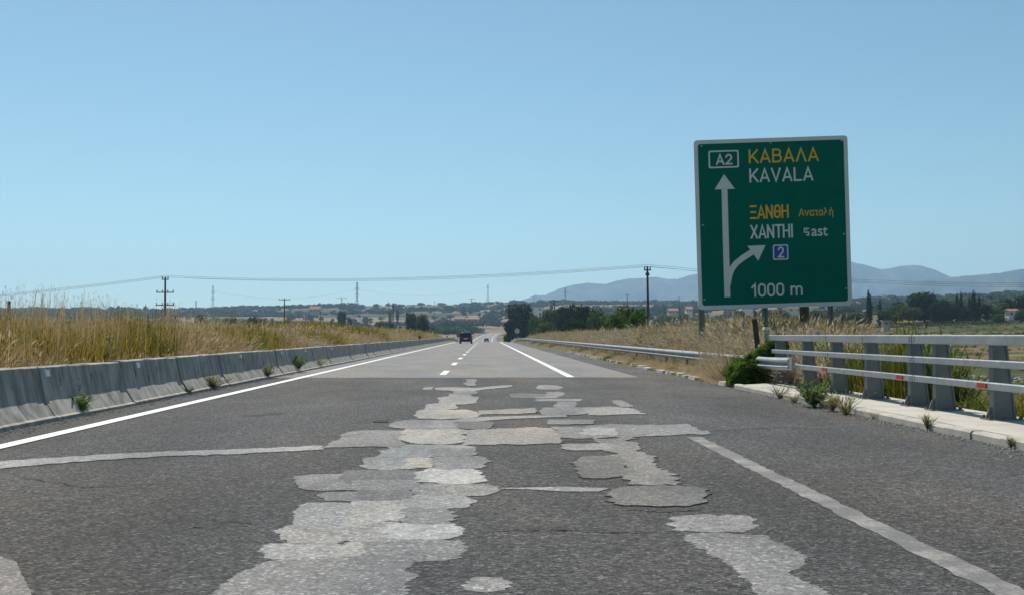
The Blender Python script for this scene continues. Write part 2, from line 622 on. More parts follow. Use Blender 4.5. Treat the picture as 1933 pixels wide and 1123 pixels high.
mt, nt_, b_ = mat('far mountain scrub')
gn = N(nt_, 'ShaderNodeNewGeometry')
f_ = noise_tex(nt_, .006, 6, .65, vec=gn.outputs['Position'])
L(nt_, ramp(nt_, f_, [(.35, (.028, .048, .03)), (.52, (.055, .075, .04)), (.66, (.15, .135, .10))]), b_.inputs['Base Color'])
b_.inputs['Roughness'].default_value = 1.0
b_.inputs['Specular IOR Level'].default_value = 0.0
mountain('mountain_range', [(930, 590), (955, 579), (985, 567), (1010, 557), (1030, 557), (1055, 545), (1085, 537), (1110, 534), (1143, 536), (1165, 530), (1185, 526),
                            (1222, 524), (1240, 522), (1262, 527), (1280, 526), (1310, 518), (1380, 505), (1450, 497), (1530, 498), (1600, 491), (1640, 499), (1672, 508), (1690, 505),
                            (1705, 501), (1742, 499), (1772, 508), (1805, 522), (1850, 530), (1933, 545), (2050, 556), (2200, 580)], 6300, 800,
         'high hazy blue mountain range on the horizon behind the road sign', 4.2, mt)
mountain('mountain_range', [(1560, 585), (1640, 564), (1680, 550), (1705, 540), (1740, 530), (1775, 525), (1805, 522), (1840, 519), (1880, 516), (1905, 513), (1933, 508),
                            (2000, 500), (2080, 503), (2200, 520), (2320, 560), (2400, 585)], 4700, 700,
         'nearer darker hazy mountain slope rising at the right behind the cypresses', 11.7, mt)

# ------------------------------------------------------------------ haze
hz = MB()
hz.box((0, 3500, 0), (15200, 7900, 1))
hb_ = hz.obj('haze', [])
_top = 455.0
_bot = -14.0
for v in hb_.data.vertices: v.co.z = _top if v.co.z > 0 else _bot
hm = bpy.data.materials.new('summer haze')
hm.use_nodes = True
hm.node_tree.nodes.clear()
_o = hm.node_tree.nodes.new('ShaderNodeOutputMaterial')
_p = hm.node_tree.nodes.new('ShaderNodeVolumePrincipled')
_p.inputs['Color'].default_value = (.46, .70, 1.0, 1)
_p.inputs['Density'].default_value = HAZE_DENSITY
_p.inputs['Anisotropy'].default_value = .35
hm.node_tree.links.new(_p.outputs[0], _o.inputs['Volume'])
hb_.data.materials.append(hm)
hm.volume_intersection_method = 'FAST'
tag(hb_, 'thin pale blue summer haze over the whole plain', None, None, 'stuff')


# ------------------------------------------------------------------ the road
def strip(x0, x1, y0, y1, lift, name, m, parent, kind=None, step=None, label=None):
    yy = [y0]
    while yy[-1] < y1 - 1e-6:
        st = step or (2.0 if yy[-1] < 60 else 6.0)
        yy.append(min(y1, yy[-1] + st))
    mb = MB()
    nxs = max(2, int((x1 - x0) / 1.5) + 1)
    mb.grid([[(float(x0 + (x1 - x0) * k / (nxs - 1) + xr(y)), y, float(zr(y)) + lift) for k in range(nxs)] for y in yy])
    o = mb.obj(name, m, parent, fix=False)
    if kind: o['kind'] = kind
    if label: o['label'] = label
    return o


road = strip(-6.9, 5.62, -30, 985, 0.0, 'road', M['asphalt_old'], None, 'structure', label='worn dark asphalt carriageway patched along the wheel tracks')
JOIN = 31.5
strip(-5.98, 4.36, JOIN, 985, .004, 'resurfaced_lane', M['asphalt_new'], road)
# markings
strip(-5.30, -5.09, -10, 985, .010, 'edge_line', M['paint'], road)
strip(2.32, 2.54, JOIN + .2, 985, .010, 'edge_line', M['paint'], road)
DASH_Y = [33.6 + 10.9 * k for k in range(14)] + [395 + 10.9 * k for k in range(0, 30)]
for y in DASH_Y:
    strip(-1.40, -1.20, y, y + 3.9, .010, 'lane_dash', M['paint'], road, step=2.0)


def sheet(poly, z, name, m, parent=None):
    """a thin slab of asphalt on the road: top face and a short skirt"""
    mb = MB()
    top = [Vector((p[0], p[1], z)) for p in poly]
    bot = [Vector((p[0], p[1], -.004)) for p in poly]
    mb.face(top)
    for k in range(len(top)):
        q = (k + 1) % len(top)
        mb.face([top[k], bot[k], bot[q], top[q]])
    return mb.obj(name, m, parent)


def is_simple(P):
    P = np.array(P)
    A, B = P, np.roll(P, -1, 0)
    n = len(P)
    d = B - A
    def cr(u, v): return u[..., 0] * v[..., 1] - u[..., 1] * v[..., 0]
    D1, D2 = d[:, None, :], d[None, :, :]
    off = A[None, :, :] - A[:, None, :]
    den = cr(np.broadcast_to(D1, (n, n, 2)), np.broadcast_to(D2, (n, n, 2)))
    den = np.where(np.abs(den) < 1e-9, 1e9, den)
    t = cr(off, np.broadcast_to(D2, (n, n, 2))) / den
    u = cr(off, np.broadcast_to(D1, (n, n, 2))) / den
    hit = (t > 0) & (t < 1) & (u > 0) & (u < 1)
    k = np.arange(n)
    df = (k[:, None] - k[None, :]) % n
    hit &= (df > 1) & (df < n - 1)
    return not hit.any()


def ragged(poly_px, amp=4.0, seg=9.0, seed=0, thick=10.0):
    """subdivide an outline laid out on the road and fray it; lengths in the photograph's pixels"""
    while True:
        rnd = random.Random(seed)
        out = []
        n = len(poly_px)
        for k in range(n):
            a, b = poly_px[k], poly_px[(k + 1) % n]
            dx, dy = b[0] - a[0], b[1] - a[1]
            l = math.hypot(dx, dy * 2.5) + 1e-6
            steep = abs(dy * 2.5) / l
            c = max(1, int(l / (seg * .62)))
            for j in range(c):
                t = (j + rnd.uniform(-.3, .3) * (j > 0)) / c
                x, y = a[0] + dx * t, a[1] + dy * t
                w1 = mn.noise(Vector((x * .05, y * .22, seed * 1.7))) * 1.3 + mn.noise(Vector((x * .2, y * .75, seed * 2.3 + 9)))
                w2 = mn.noise(Vector((x * .035, y * .1, seed * 1.1 + 30)))
                out.append((x + math.copysign(1, dy) * w1 * amp * (.1 + 2.1 * steep), y - math.copysign(1, dx) * w2 * min(amp * .5, thick * .22)))
        if amp < .3 or is_simple(out): return out
        amp *= .75


def blob(x0, x1, y0, y1):
    cx, cy, a, b = (x0 + x1) / 2, (y0 + y1) / 2, (x1 - x0) / 2, (y1 - y0) / 2
    pts = []
    for k in range(18):
        t = 2 * math.pi * k / 18
        c, s = math.cos(t), math.sin(t)
        pts.append((cx + a * math.copysign(abs(c) ** .62, c), cy + b * math.copysign(abs(s) ** .55, s)))
    return pts


PATCHES = [  # (tone, outline) laid out from the wheel tracks of the slow and fast lanes
    ('g', [(330, 1190), (395, 1123), (445, 1083), (500, 1060), (560, 1052), (700, 1050), (783, 1060), (772, 1076), (790, 1086), (766, 1104), (772, 1130), (770, 1190)]),
    ('l', (488, 655, 1024, 1056)), ('g', (655, 880, 1016, 1060)), ('c', [(612, 1051), (640, 1030), (650, 1024), (696, 1022), (690, 1040), (668, 1050)]),
    ('b', (524, 660, 990, 1026)), ('b', (632, 775, 984, 1024)), ('w', (722, 876, 987, 1018)), ('l', (553, 690, 948, 1000)), ('c', (660, 782, 942, 984)),
    ('c', [(640, 1000), (660, 974), (700, 960), (780, 955), (770, 975), (700, 990)]), ('g', (755, 858, 957, 990)), ('l', (748, 894, 933, 960)),
    ('g', (606, 705, 928, 946)), ('d', (672, 782, 923, 944)), ('g', (776, 942, 912, 936)), ('g', (552, 712, 895, 926)), ('d', (640, 800, 886, 916)), ('g', (660, 792, 905, 927)),
    ('w', (788, 916, 884, 914)), ('l', (680, 790, 861, 887)), ('t', (763, 822, 864, 884)), ('g', (808, 918, 861, 886)), ('l', (712, 832, 848, 865)), ('l', (733, 898, 840, 854)),
    ('g', (808, 902, 846, 862)), ('g', [(608, 846), (632, 830), (655, 816), (692, 812), (775, 812), (757, 845), (690, 843)]), ('c', (757, 884, 808, 839)),
    ('b', [(880, 812), (1000, 807), (1040, 808), (1050, 815), (1068, 836), (1000, 839), (872, 840), (884, 826)]),
    ('g', [(1040, 807), (1150, 802), (1300, 801), (1345, 819), (1300, 820), (1200, 826), (1062, 828)]), ('w', (1098, 1166, 808, 822)),
    ('l', [(-10, 886), (-10, 872), (120, 863), (300, 853), (460, 848), (612, 841), (614, 849), (460, 857), (300, 862), (120, 874)]),
    ('g', (742, 872, 793, 811)), ('l', (812, 868, 794, 810)), ('d', (862, 932, 794, 810)), ('l', [(828, 797), (880, 789), (960, 786), (1070, 783), (1072, 787), (960, 791), (900, 796)]),
    ('c', (782, 902, 773, 791)), ('l', (800, 866, 762, 774)), ('b', (824, 908, 748, 763)), ('l', (846, 888, 743, 750)), ('g', (850, 905, 738, 745)),
    ('l', [(800, 731), (815, 730), (817, 734), (802, 735)]), ('b', (820, 892, 731, 738)), ('l', [(885, 733), (968, 727), (970, 730), (890, 738)]), ('b', (876, 902, 716, 729)),
    ('b', [(903, 776), (1014, 769), (1017, 780), (960, 782), (902, 783)]), ('g', (1014, 1112, 769, 784)), ('b', [(1104, 769), (1188, 768), (1221, 782), (1110, 784)]),
    ('g', [(1154, 757), (1173, 755), (1196, 768), (1168, 768)]), ('l', (1046, 1092, 757, 768)), ('l', (1010, 1100, 752, 757)), ('g', (1028, 1064, 738, 748)), ('l', (1004, 1052, 747, 751)),
    ('b', (1014, 1062, 726, 735)), ('d', (960, 1030, 742, 750)), ('g', (1030, 1126, 792, 802)),
    ('g', [(1118, 829), (1180, 825), (1212, 850), (1240, 880), (1287, 918), (1190, 916), (1178, 896), (1163, 870), (1150, 850)]),
    ('l', (1060, 1150, 836, 850)), ('d', (1084, 1184, 861, 904)), ('l', [(930, 922), (1060, 919), (1152, 922), (1130, 928), (1060, 928), (1000, 924)]),
    ('d', (1150, 1338, 917, 957)), ('l', (1263, 1428, 971, 1004)),
    ('g', [(1284, 1008), (1350, 1005), (1440, 1010), (1486, 1030), (1524, 1052), (1515, 1068), (1485, 1080), (1530, 1100), (1570, 1123), (1650, 1190), (1480, 1190), (1420, 1104), (1365, 1060), (1312, 1030)]),
    ('b', (878, 962, 1089, 1116)), ('k', [(452, 784), (480, 783), (500, 780), (536, 779), (534, 781), (505, 783), (490, 786), (470, 785)]), ('k', [(704, 796), (716, 793), (732, 794), (730, 797), (716, 797)]), ('g', [(-30, 1190), (-30, 1040), (30, 1060), (60, 1123), (90, 1190)]),
    ('k', (1060, 1126, 832, 838)),
]
_layers = []
for i, (tone, spec) in enumerate(PATCHES):
    pp = blob(*spec) if not isinstance(spec[0], tuple) else spec
    hgt = max(p[1] for p in pp) - min(p[1] for p in pp)
    pp = ragged(pp, amp=min(5.5 if tone == 'd' else 8, 2.4 + hgt * .11), seg=5.5, seed=i, thick=hgt)
    x0, x1 = min(p[0] for p in pp), max(p[0] for p in pp)
    y0, y1 = min(p[1] for p in pp), max(p[1] for p in pp)
    lay = 1 + max([l for (a, b, c, d, l) in _layers if a < x1 and b > x0 and c < y1 and d > y0] or [0])
    _layers.append((x0, x1, y0, y1, lay))
    W = [ground(*p) for p in pp]
    W = [p for p in W if p.y > .5]
    sheet(W, .0014 + .0003 * lay, 'road_patch', M['patch_' + tone], road)
# fine open cracks
for i, (line, wd_) in enumerate([([(560, 830), (600, 823), (640, 826), (700, 818)], .02), ([(905, 700 + 215), (960, 918), (1060, 916)], .018), ([(1240, 842), (1300, 868), (1330, 898), (1420, 930)], .02),
                                 ([(430, 800), (520, 790), (570, 792), (640, 783)], .03), ([(1180, 960), (1260, 968), (1340, 958)], .02), ([(300, 1010), (420, 985), (520, 990)], .016),
                                 ([(960, 1000), (1100, 1004), (1260, 1003)], .018), ([(1250, 742), (1340, 752), (1440, 748)], .04), ([(1300, 815), (1480, 806), (1600, 812)], .03),
                                 ([(900, 1005), (1010, 998), (1100, 1000)], .02), ([(1600, 900), (1660, 950), (1760, 980)], .014), ([(30, 900), (160, 920), (330, 912)], .018)]):
    pts2 = []
    for (a, b) in zip(line, line[1:]):
        for t in np.linspace(0, 1, 12, endpoint=False):
            pts2.append((a[0] + (b[0] - a[0]) * t, a[1] + (b[1] - a[1]) * t))
    G_ = [ground(*q) for q in pts2]
    mb = MB()
    rows = []
    for k_, g_ in enumerate(G_):
        o_ = .10 * mn.noise(Vector((k_ * .45, i * 3.1, 2.0)))
        w_ = wd_ * (.35 + abs(mn.noise(Vector((k_ * .6, i * 5.0, 7.0))))) * min(1, k_ / 3, (len(G_) - 1 - k_) / 3) + .001
        rows.append([(g_.x, g_.y + o_ - w_, .0105), (g_.x, g_.y + o_ + w_, .0105)])
    mb.grid(rows)
    mb.obj('crack', M['patch_k'], road, fix=False)
# the old, nearly worn-off edge line of the unpatched surface
mb = MB()
rows = []
y = 3.6
rnd = random.Random(5)
while y < 13.15:
    k = min(1, (13.3 - y) / 3.0)
    rows.append([(2.46 - .095 - rnd.uniform(-.008, .022) * k, y, .003), (2.46 + .08 + rnd.uniform(-.022, .008), y, .003)])
    y += .13
mb.grid(rows)
mb.obj('edge_line', M['paint_worn'], road, fix=False)

# ------------------------------------------------------------------ concrete barrier along the median
SEG, B0 = 3.5, 8.8
_prof = [(-5.98, -.02), (-5.98, .055), (-6.03, .075), (-6.17, .29), (-6.265, .745), (-6.285, .76), (-6.50, .76), (-6.52, .745), (-6.62, .29), (-6.78, .07), (-6.82, .05), (-6.82, -.02)]
_px0 = -6.40


def barrier_mesh(y0, y1, inset=0.0, seed=0):
    pr = [(x - _px0, z) for x, z in _prof]
    if inset:
        pr = [(x - math.copysign(inset, x) if z > .06 else x - math.copysign(inset * .4, x), z - (inset * .5 if z > .5 else 0)) for x, z in pr]
    mb = MB()
    rows = []
    nst = max(2, int((y1 - y0) / .35) + 1)
    for k in range(nst):
        yy = y0 + (y1 - y0) * k / (nst - 1)
        row = []
        for j, (x, z) in enumerate(pr):
            ch = .012 * (mn.noise(Vector((yy * 3.1 + seed * 9, j * 3.7, seed)))) if j in (4, 5, 6) else 0
            row.append((x + ch, yy, z + ch))
        rows.append(row)
    mb.grid(rows)
    mb.face(rows[0][::-1])
    mb.face(rows[-1])
    return mb.mesh('barrier_body', M['barrier'])


_bodies = [barrier_mesh(.0, 2.95, seed=s_) for s_ in range(4)]
_keys = [barrier_mesh(2.962, 3.488, .013, seed=s_ + 7) for s_ in range(2)]
mb = MB()
mb.box((0, 0, 0), (.02, .15, .085), bev=.0)
_refl = mb.mesh('reflector', M['reflector'])
mb = MB()
mb.box((0, 0, .12), (.10, .10, .24), bev=.03)
mb.tube([(0, -.05, .26), (0, .05, .26)], .13, 12)
_mark = mb.mesh('marker', M['black'])
refl_at = {2: .25, 3: .9, 5: 2.2, 7: .9, 8: 2.0, 10: 1.2, 13: 1.0, 16: .6, 18: 2.0, 21: .5, 24: 1.5}
weedy = {2: 'with a green weed at its foot'}
for k in range(70):
    y0 = B0 + SEG * k
    tilt = random.uniform(-.004, .004)
    yaw = -math.atan2(float(xr(y0 + 3)) - float(xr(y0)), 3.0) + random.uniform(-.003, .003)
    e = empty('concrete_barrier', (_px0 + float(xr(y0)) + random.uniform(-.012, .012), y0, float(zr(y0)) + random.uniform(-.006, .004)), (tilt, 0, yaw),
              None, 'barrier', 'precast barriers along the left edge of the road')
    if k == 0: e['label'] = 'grey precast concrete barrier beside the left edge line, just outside the left picture edge'
    elif k <= 20: e['label'] = '%s concrete barrier segment from the left picture edge%s' % (ORD[k - 1], ', carrying a small white reflector' if k in refl_at else '')
    elif k < 52: e['label'] = 'distant narrow grey concrete barrier segment before the crest where the dark car drives'
    else: e['label'] = 'far concrete barrier segment past the crest of the road'
    link('barrier_body', _bodies[k % 4], e)
    link('joint_panel', _keys[k % 2], e)
    if k in refl_at: link('reflector', _refl, e, (_prof[4][0] - _px0 + .022, refl_at[k], .66), (0, R(-11), 0))
for yy, lb in ((108, 'black barrier-top marker nearest the camera, standing left of the dark car'), (184, 'black marker on the barrier top, second one before the dark car'),
               (222, 'farthest black marker on the barrier top beside the crest of the road')):
    tag(link('barrier_marker', _mark, None, (-6.4 + float(xr(yy)), yy, .745 + float(zr(yy)))), lb, 'marker', 'black markers on the barrier top')


# ------------------------------------------------------------------ pavement and bridge parapet on the right
pave = MB()
SY0, SY1 = 2.0, 25.0
pave.prism([(5.74, -.3), (7.20, -.3), (7.20, .088), (5.74, .088)], 'y', SY0, SY1 - .25)
pv = pave.obj('pavement', M['sidewalk'])
tag(pv, 'pale concrete bridge pavement with a kerb beneath the steel railing', None, None, 'structure')
# slabs with open joints
rnd = random.Random(3)
y = SY1 - .22
while y > 4:
    d = rnd.choice([2.1, 2.6, 3.0, 1.7])
    mb = MB()
    a, b = y - d + .012, y
    t = rnd.uniform(-.006, .006)
    pts = [(5.752, a), (7.19, a + t), (7.19, b + t), (5.752, b)]
    if y > SY1 - .5: pts = [(5.752, a), (7.19, a), (7.19, b + .9), (6.4, b + .6), (5.752, b)]
    zt = .098 + rnd.uniform(-.003, .003)
    mb.prism(pts, 'z', .06, zt)
    mb.obj('slab', M['sidewalk'], pv)
    y -= d
# kerb stones
y = SY1
while y > 3:
    d = rnd.choice([.98, 1.0, 1.35, .72])
    mb = MB()
    j = rnd.uniform(-.01, .01)
    z1 = .10 + rnd.uniform(-.006, .004)
    x0 = 5.585 + j
    mb.prism([(x0, -.1), (5.738, -.1), (5.738, z1), (x0 + .035, z1), (x0 + .008, z1 - .025)], 'y', y - d + .012, y)
    mb.obj('kerb_stone', M['kerb'], pv, rot=(0, 0, 0))
    y -= d

# low, half buried kerb stones along the verge
vk = MB()
vk.prism([(5.60, -.2), (5.80, -.2), (5.80, -.03), (5.60, -.03)], 'y', 25.6, 110)
vko = tag(vk.obj('kerb', M['kerb']), 'line of low pale kerb stones half buried in the dry verge grass', None, None, 'structure')
y = 26.0
while y < 75:
    d = rnd.uniform(.5, 1.3)
    if rnd.random() < .72:
        mb = MB()
        mb.box((5.72 + rnd.uniform(-.06, .06), y + d / 2, .02 + rnd.uniform(-.03, .02)), (.26, d * .93, .14), Matrix.Rotation(rnd.uniform(-.07, .07), 3, 'Z') @ Matrix.Rotation(rnd.uniform(-.1, .1), 3, 'Y'), 0, (.85, .96), bev=.03)
        mb.obj('kerb_stone', M['sidewalk'], vko)
    y += d + rnd.choice([.02, .05, .5])

rail = empty('bridge_railing', (6.5, 25.4, .095), (0, 0, 0), 'galvanised three-rail bridge railing on tapered steel posts beside the pavement', 'railing')
RY = lambda y: y - 25.4


def post_mesh():
    mb = MB()
    # tapered plate box: the front edge upright, the back edge raking out
    H = 1.10
    for y0, y1, in ((-.075, .075),):
        mb.prism([(.115, .02), (.37, .02), (.25, H), (.115, H)], 'y', y0 * .55, y1 * .55)
    mb.box((.10, 0, .55), (.028, .12, 1.06))                       # front flange
    rot = Matrix.Rotation(math.atan2(-.12, 1.08), 3, 'Y')
    mb.box((.318, 0, .55), (.022, .12, 1.09), rot)                  # raking rear flange
    return mb.mesh('post', M['steel_dark'])


def base_mesh():
    mb = MB()
    mb.box((.23, 0, .011), (.48, .26, .022))
    mb.prism([(.0, .022), (.085, .022), (.085, .17), (.06, .17)], 'y', -.012, .012)
    return mb.mesh('base_plate', M['steel_dark'])


def bolt_mesh():
    mb = MB()
    for bx in (.03, .425):
        for by in (-.10, .10):
            mb.tube([(bx, by, .022), (bx, by, .065)], .017, 6)
            mb.tube([(bx, by, .022), (bx, by, .042)], .028, 6)
    return mb.mesh('bolt', M['rust'])


pm, bmh, btm = post_mesh(), base_mesh(), bolt_mesh()
POSTS = [25.15, 22.98, 21.06, 19.17, 17.2, 16.23, 14.38, 12.42, 10.4, 8.4]
for yy in POSTS:
    p = link('post', pm, rail, (0, RY(yy), 0))
    link('base_plate', bmh, p)
    tag(link('bolt', btm, p), None, None, None, 'stuff')


def rail_mesh(y0, y1, h, d, z):
    """hollow section with rounded lips, closed ends"""
    mb = MB()
    r = .014
    pr = [(-d / 2 + r, -h / 2), (d / 2, -h / 2), (d / 2, h / 2), (-d / 2 + r, h / 2), (-d / 2, h / 2 - r), (-d / 2, -h / 2 + r)]
    mb.prism([(a + .045, b + z) for a, b in pr], 'y', y0, y1)
    return mb


for nm, z, h in (('top_rail', 1.042, .134), ('middle_rail', .735, .096), ('lower_rail', .447, .098)):
    for a, b in ((25.42 if nm == 'top_rail' else (25.2 if nm == 'middle_rail' else 23.3), 16.87), (16.83, 6.2)):
        o = rail_mesh(RY(b), RY(a), h, .09, z).obj(nm, M['steel'], rail)
        sb = MB()
        for q in (a - .07, b + .07, b + 2.2, (a + b) / 2):
            for zz in (-.022, .022):
                sb.tube([(-.006, RY(q), z + zz), (.002, RY(q), z + zz)], .013, 6)
        tag(sb.obj('bolt', M['rust'], o), None, None, None, 'stuff')
        # splice sleeve proud of the joint
        if b == 16.87:
            ss = MB()
            ss.box((.045, RY(16.85), z), (.075, .34, h - .02))
            ss.obj('splice_sleeve', M['steel_dark'], o)
for yy in (21.25, 17.35, 14.45, 11.6):
    mb = MB()
    mb.box((-.008, RY(yy), .447), (.012, .27, .064))
    mb.obj('reflector', M['red'], rail, loc=(0, 0, 0))

# ------------------------------------------------------------------ guardrail along the verge
gr = empty('guardrail', (6.4, 23.2, 0), (0, 0, 0), 'weathered corrugated steel guardrail running along the dry verge to the railing', 'guardrail')


def wbeam(y0, y1, n=5):
    mb = MB()
    pr = [(.0, .0), (-.035, .012), (-.075, .05), (-.08, .085), (-.035, .125), (-.012, .15), (-.035, .175), (-.08, .215), (-.075, .25), (-.035, .288), (.0, .30)]
    back = [(x + .006, z) for x, z in pr[::-1]]
    rows = []
    for k in range(n):
        y = y0 + (y1 - y0) * k / (n - 1)
        Y = y + 23.2
        up = .43 + .03 * float(smooth((25.0 - Y) / 1.9)) + float(zr(Y))
        rows.append([(x + float(xr(Y)), y, z * .9 + up) for x, z in pr + back])
    mb.grid(rows, close_u=True)
    mb.face(rows[0][::-1])
    mb.face(rows[-1])
    return mb


y = 0.0
k = 0
while y < 235:
    d = 4.0
    wbeam(y + (.006 if k else 0), y + d).obj('beam', M['steel'], gr)
    if y > 1:
        mb = MB()
        z0 = float(zr(y + 23.2))
        mb.prism([(.02, -.3 + z0), (.085, -.3 + z0), (.085, .66 + z0), (.02, .66 + z0)], 'y', y + .4 - .05, y + .4 + .05)
        mb.obj('post', M['steel_dark'], gr, loc=(float(xr(y + 23.2)), 0, 0))
        if y < 60:
            mb = MB()
            for zz in (.50, .65): mb.tube([(-.075, y + .4, zz + .03), (-.09, y + .4, zz + .03)], .018, 6)
            tag(mb.obj('bolt', M['rust'], gr), None, None, None, 'stuff')
    y += d
    k += 1
# the flattened end piece meeting the railing's lower rails
mb = MB()
mb.box((-.03, -.10, .60), (.05, .26, .26), bev=.0)
mb.obj('end_piece', M['steel'], gr)


# ------------------------------------------------------------------ the road sign
SW, SH = 5.257, 5.813
sign = empty('road_sign', (9.946, 38.0, 0), (0, 0, R(-2.47)), 'large green motorway sign with white border and direction arrows on steel posts', 'road sign')
Z0 = 2.137
tiltm = Matrix.Rotation(R(-1.735), 4, 'Y') @ Matrix.Rotation(R(2.45), 4, 'X')
# everything on the face is laid out in fractions of the board, from its corners in the photograph
SRC = np.array([(52, 80), (946, 50), (967, 1024), (88, 1045)], float)
DST = np.array([(-SW / 2, SH), (SW / 2, SH), (SW / 2, 0), (-SW / 2, 0)], float)
_A = []
for (x, y), (u, v) in zip(SRC, DST):
    _A.append([x, y, 1, 0, 0, 0, -u * x, -u * y])
    _A.append([0, 0, 0, x, y, 1, -v * x, -v * y])
_h = np.linalg.solve(np.array(_A), DST.reshape(-1))


def S(x, y):
    wv = _h[6] * x + _h[7] * y + 1
    return ((_h[0] * x + _h[1] * y + _h[2]) / wv, (_h[3] * x + _h[4] * y + _h[5]) / wv)


def rrect(x0, x1, z0, z1, r, n=6):
    pts = []
    for cx, cz, a0 in ((x1 - r, z1 - r, 0), (x0 + r, z1 - r, 90), (x0 + r, z0 + r, 180), (x1 - r, z0 + r, 270)):
        for k in range(n + 1):
            a = R(a0 + 90 * k / n)
            pts.append((cx + r * math.cos(a), cz + r * math.sin(a)))
    return pts


def face_obj(name, poly, y0, y1, m, parent, ring=None):
    mb = MB()
    if ring is None:
        i = len(mb.v)
        n = len(poly)
        mb.face([(p[0], y0, p[1]) for p in poly])
        mb.face([(p[0], y1, p[1]) for p in poly][::-1])
        for k in range(n):
            q = (k + 1) % n
            mb.face([(poly[k][0], y0, poly[k][1]), (poly[k][0], y1, poly[k][1]), (poly[q][0], y1, poly[q][1]), (poly[q][0], y0, poly[q][1])])
    else:
        n = len(poly)
        for k in range(n):
            q = (k + 1) % n
            a, b, c, d = poly[k], poly[q], ring[q], ring[k]
            mb.face([(a[0], y0, a[1]), (b[0], y0, b[1]), (c[0], y0, c[1]), (d[0], y0, d[1])])
            mb.face([(a[0], y0, a[1]), (a[0], y1, a[1]), (b[0], y1, b[1]), (b[0], y0, b[1])])
            mb.face([(d[0], y0, d[1]), (d[0], y1, d[1]), (c[0], y1, c[1]), (c[0], y0, c[1])])
    o = mb.obj(name, m, parent)
    return o


panel = face_obj('panel', rrect(-SW / 2 + .02, SW / 2 - .02, .02, SH - .02, .13), 0.0, .05, M['green'], sign)
panel.matrix_local = Matrix.Translation((0, 0, Z0)) @ tiltm
face_obj('border', rrect(-SW / 2, SW / 2, 0, SH, .12), -.012, .06, M['sign_white'], panel, rrect(-SW / 2 + .135, SW / 2 - .135, .14, SH - .135, .09))
bk = MB()
for zz in (.5, 1.7, 2.9, 4.1, 5.3): bk.box((0, .09, zz), (SW - .2, .06, .08))
bk.obj('back_brace', M['alu_back'], panel)
TY = -.004


def txt(body, box, m, bold=.012, name='lettering'):
    """set a line of lettering into a quad of the board given by its left-top, right-bottom corners"""
    (xa, ya), (xb, yb) = S(*box[0]), S(*box[1])
    cu = bpy.data.curves.new(name, 'FONT')
    cu.body = body
    cu.offset = bold
    cu.resolution_u = 4
    tmp = bpy.data.objects.new('t', cu)
    COL.objects.link(tmp)
    bpy.context.view_layer.update()
    me = bpy.data.meshes.new_from_object(tmp.evaluated_get(bpy.context.evaluated_depsgraph_get()))
    bpy.data.objects.remove(tmp)
    co = np.array([v.co[:] for v in me.vertices])
    mn_, mx_ = co.min(0), co.max(0)
    u = (co[:, 0] - mn_[0]) / (mx_[0] - mn_[0])
    v = (co[:, 1] - mn_[1]) / (mx_[1] - mn_[1])
    X = xa + u * (xb - xa)
    Z = yb + v * (ya - yb)
    for i, vt in enumerate(me.vertices): vt.co = (X[i], TY, Z[i])
    me.materials.clear()
    me.materials.append(m)
    return link(name, me, panel)


def ribbon(pts, wd):
    """outline of a stroke of constant width"""
    pts = [Vector(p) for p in pts]
    Lf, Rt = [], []
    for k, p in enumerate(pts):
        t = (pts[min(k + 1, len(pts) - 1)] - pts[max(k - 1, 0)]).normalized()
        n = Vector((-t.y, t.x))
        wk = wd[k] if hasattr(wd, '__len__') else wd
        Lf.append(p + n * wk / 2)
        Rt.append(p - n * wk / 2)
    return Lf, Rt


def flat(mb, polys, y):
    for p in polys: mb.face([(q[0], y, q[1]) for q in p])


# upright grotesque capitals drawn as strokes of even width
def _arc(cx, cy, rx, ry, a0, a1, n=8):
    return [(cx + rx * math.cos(R(a0 + (a1 - a0) * k / n)), cy + ry * math.sin(R(a0 + (a1 - a0) * k / n))) for k in range(n + 1)]


_ring = _arc(.36, .72, .30, .28, 0, 180) + _arc(.36, .28, .30, .28, 180, 360) + [(.66, .72)]
GLYPH = {'K': (.74, [[(.06, 0), (.06, 1)], [(.08, .34), (.68, 1)], [(.26, .53), (.70, 0)]]), 'A': (.82, [[(.05, 0), (.41, 1), (.77, 0)], [(.17, .27), (.65, .27)]]),
         'B': (.76, [[(.06, 0), (.06, 1)], [(.06, 1), (.40, 1)] + _arc(.42, .765, .22, .235, 90, -90)[1:] + [(.06, .53)], [(.06, .53), (.44, .53)] + _arc(.44, .265, .26, .265, 90, -90)[1:] + [(.06, 0)]]),
         '\u039b': (.82, [[(.05, 0), (.41, 1), (.77, 0)]]), 'V': (.80, [[(.05, 1), (.40, 0), (.75, 1)]]), 'L': (.66, [[(.06, 1), (.06, 0), (.62, 0)]]),
         '\u039e': (.72, [[(.05, 1), (.67, 1)], [(.13, .5), (.59, .5)], [(.05, 0), (.67, 0)]]), 'N': (.82, [[(.06, 0), (.06, 1)], [(.06, 1), (.72, 0)], [(.72, 0), (.72, 1)]]),
         '\u0398': (.72, [_ring, [(.12, .5), (.60, .5)]]), 'H': (.80, [[(.06, 0), (.06, 1)], [(.72, 0), (.72, 1)], [(.06, .52), (.72, .52)]]),
         'X': (.78, [[(.05, 0), (.71, 1)], [(.05, 1), (.71, 0)]]), 'T': (.72, [[(.04, 1), (.68, 1)], [(.36, 0), (.36, 1)]]), 'I': (.22, [[(.08, 0), (.08, 1)]]),
         '0': (.72, [_ring]), '1': (.50, [[(.08, .74), (.36, 1), (.36, 0)]]),
         '2': (.72, [_arc(.36, .70, .28, .30, 165, -35, 10) + [(.08, 0), (.66, 0)]]),
         'm': (1.12, [[(.06, 0), (.06, 1)], [(.06, .62)] + _arc(.30, .70, .23, .30, 160, 0, 6) + [(.53, 0)], [(.53, .62)] + _arc(.77, .70, .23, .30, 160, 0, 6) + [(1.0, 0)]])}


